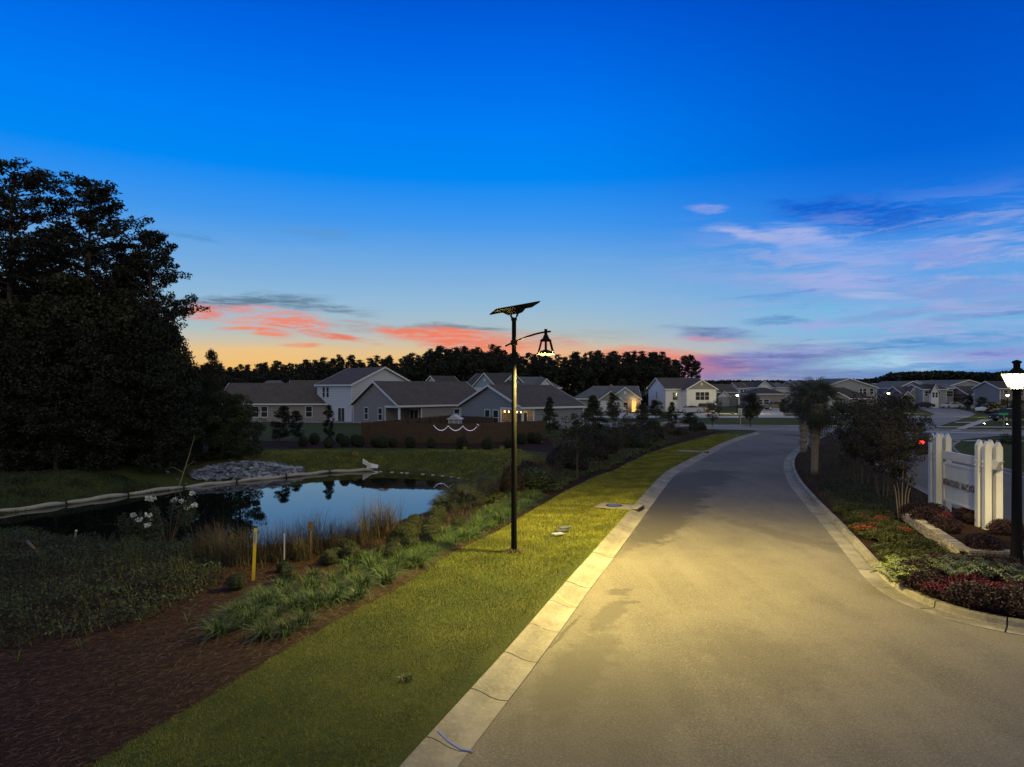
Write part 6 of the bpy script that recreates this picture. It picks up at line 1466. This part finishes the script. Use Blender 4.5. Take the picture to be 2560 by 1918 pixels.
for i, (px, py, s) in enumerate([(2335, 1492, .8), (2360, 1486, .85), (2405, 1478, .9), (2430, 1474, .9), (2455, 1484, .8), (2475, 1492, .8), (2420, 1500, .8), (2500, 1496, .8), (2530, 1502, .8), (2555, 1490, .8), (2385, 1505, .7), (2520, 1478, .7)]): isl_put(MG[i % 2], px, py, s, 'crimson leaved shrub at the front of the island bed', 'crimson shrubs at the front of the island bed')
for i, (px, py) in enumerate([(2270, 1452), (2300, 1462), (2330, 1448), (2360, 1455), (2395, 1448), (2290, 1440), (2320, 1432), (2350, 1430), (2385, 1436), (2420, 1452), (2450, 1446), (2480, 1456), (2510, 1460), (2540, 1462), (2320, 1478), (2290, 1472), (2430, 1516), (2470, 1522), (2500, 1528), (2535, 1532), (2560, 1520), (2400, 1510), (2560, 1450), (2410, 1430), (2450, 1425), (2490, 1430), (2520, 1435), (2556, 1540)]): isl_put(PL[i % 2], px, py, random.uniform(.75, 1.05), 'dark plum shrub in the island bed near the lamp post', 'dark plum shrubs of the island bed')
for i in range(46):     # shrubs in the raised bed round the sign
    t = i / 45; u_, v_ = random.random(), random.random(); q = np.array(bp[1]) * (1-u_) * (1-v_) + np.array(bp[0]) * u_ * (1-v_) + np.array(bp[2]) * (1-u_) * v_ + np.array((16.6, 24.5)) * u_ * v_
    if abs((q[0] - 16.0) * .94 - (q[1] - 25.3) * .33) < .45: continue
    root = empty('bedding_shrub', (q[0], q[1], .31), i, label='dark plum shrub in the raised bed under the sign', cat='shrub', group='dark shrubs of the raised bed'); s = random.uniform(.7, 1.0); root.scale = (s, s, s)
    k_ = MG[0] if (i % 5 == 0) else PL[i % 2]; mobj('foliage', k_[0], root)
    if k_[1] and q[1] > 21: mobj('blossom', k_[1], root)
def fern_mesh(seed, mat, nf=13, L=.62):
    rd = random.Random(seed); V, Fc = [], []
    for k in range(nf):
        a = k * 2.4 + rd.uniform(-.3, .3); l = L * rd.uniform(.75, 1.15); ca, sa = math.cos(a), math.sin(a); prev = None
        for j in range(11):
            t = (j + .5) / 11; rr = l * t; z = .34 * math.sin(t * 2.2) * l / .6; wd = .15 * math.sin(min(1, t * 1.15 + .12) * math.pi) ** .7 * l / .6
            for sgn in (-1, 1):
                bx_, by_ = rr*ca, rr*sa; ex_, ey_ = (rr + .05)*ca - sgn*wd*sa, (rr + .05)*sa + sgn*wd*ca; i0 = len(V)
                V += [(bx_ - .012*ca, by_ - .012*sa, z), (ex_ - .01*ca, ey_ - .01*sa, z - .03), (ex_ + .006*ca, ey_ + .006*sa, z - .03), (bx_ + .018*ca, by_ + .018*sa, z + .002)]; Fc.append((i0, i0+1, i0+2, i0+3))
    return tri_mesh('fern', V, Fc, mat)
FE = [fern_mesh(i, G['fern']) for i in range(2)]; FD = [fern_mesh(5 + i, G['ferndim']) for i in range(2)]
for i, (px, py) in enumerate([(2240, 1432), (2262, 1424), (2285, 1428), (2252, 1445), (2275, 1442), (2232, 1446)]): x, y = at(px, py, .3); put('fern', FE[i % 2], x, y, 1.05, 'bright yellow green fern near the island kerb', 'fern', 'bright ferns near the island kerb', z=.2)
for i, (px, py) in enumerate([(2375, 1436), (2395, 1444), (2365, 1426), (2415, 1430), (2465, 1442), (2490, 1436), (2530, 1456), (2552, 1446)]): x, y = at(px, py, .4); put('silvery_fern', FD[i % 2], x, y, 1.0, 'silvery green fern between plum shrubs below the brick wall', 'fern', 'silvery ferns below the brick wall', z=.34)
YU = clump(160, 26, .55, .05, .5, G['fern'], .06, 3, .3)
for px, py, lb in ((2332, 1300, 'spiky yellow green plant in the raised bed below the left sign post'), (2352, 1312, 'smaller spiky yellow green plant in the raised bed')):
    x, y = at(px, py, .33); put('spiky_plant', YU, x, y, .75, lb, 'plant', z=.33)
CBL = clump(161, 40, .3, .03, .8, G['juniper'], .15, 2)
for i, (px, py) in enumerate([(2100, 1280), (2118, 1290), (2095, 1270), (2122, 1278)]): x, y = at(px, py, .14); put('yellow_tuft', CBL, x, y, 1.0, 'pale yellow green tuft near the island kerb', 'plant', 'pale tufts near the island kerb', z=.13)
# a few dry blades standing in the mulch
for i, (px, py, lb) in enumerate([(45, 1662, 'pale forked dry tuft in the mulch, leftmost'), (200, 1625, 'pale upright dry blades in the mulch'), (350, 1560, 'pale low dry tuft in the mulch below the weeds'), (468, 1560, 'thin curved dry blade in the mulch')]):
    x, y = at(px, py, 0); put('dry_tuft', clump(170 + i, 9, .34, .02, .7, G['liriope'], .03, 3), x, y, 1.0, lb, 'plant')
bpy.context.view_layer.update()

scrub('island_groundcover', [at(2075, 1255, .14), at(2130, 1262, .14), at(2235, 1285, .14), (14.1, 25.2), (12.5, 19.3), (14.5, 18.6), (14.5, 17.4), (12.4, 16.6), (10.6, 17.6), (11.0, 20.2), (12.1, 23.2)], 30000, .26, .06, 'green', 'low green cover between the shrubs of the island bed')
scrub('island_groundcover', [at(2040, 1215, .14), at(2130, 1200, .14), at(2235, 1240, .14), at(2255, 1290, .14), at(2130, 1275, .14), at(2085, 1262, .14)], 16000, .32, .06, 'weeds', 'olive low cover on the island above the flower bed')
scrub('rough_bank', [at(-420, 1205, -.3), at(0, 1196, -.3), at(470, 1200, -.6), at(440, 1216, -.9), at(300, 1234, -.9), at(0, 1276, -.9), at(-420, 1300, -.9)], 46000, .2, .035, 'weeds', 'dark rough grass between the boom and the wood', kind='blade')
x, y = at(1015, 1695, .09); put('lawn_weed', clump(180, 60, .12, .02, .9, G['weeds'], .1, 2), x, y, 1.0, 'small dark weed patch in the lawn near the camera', 'weed', z=.09)
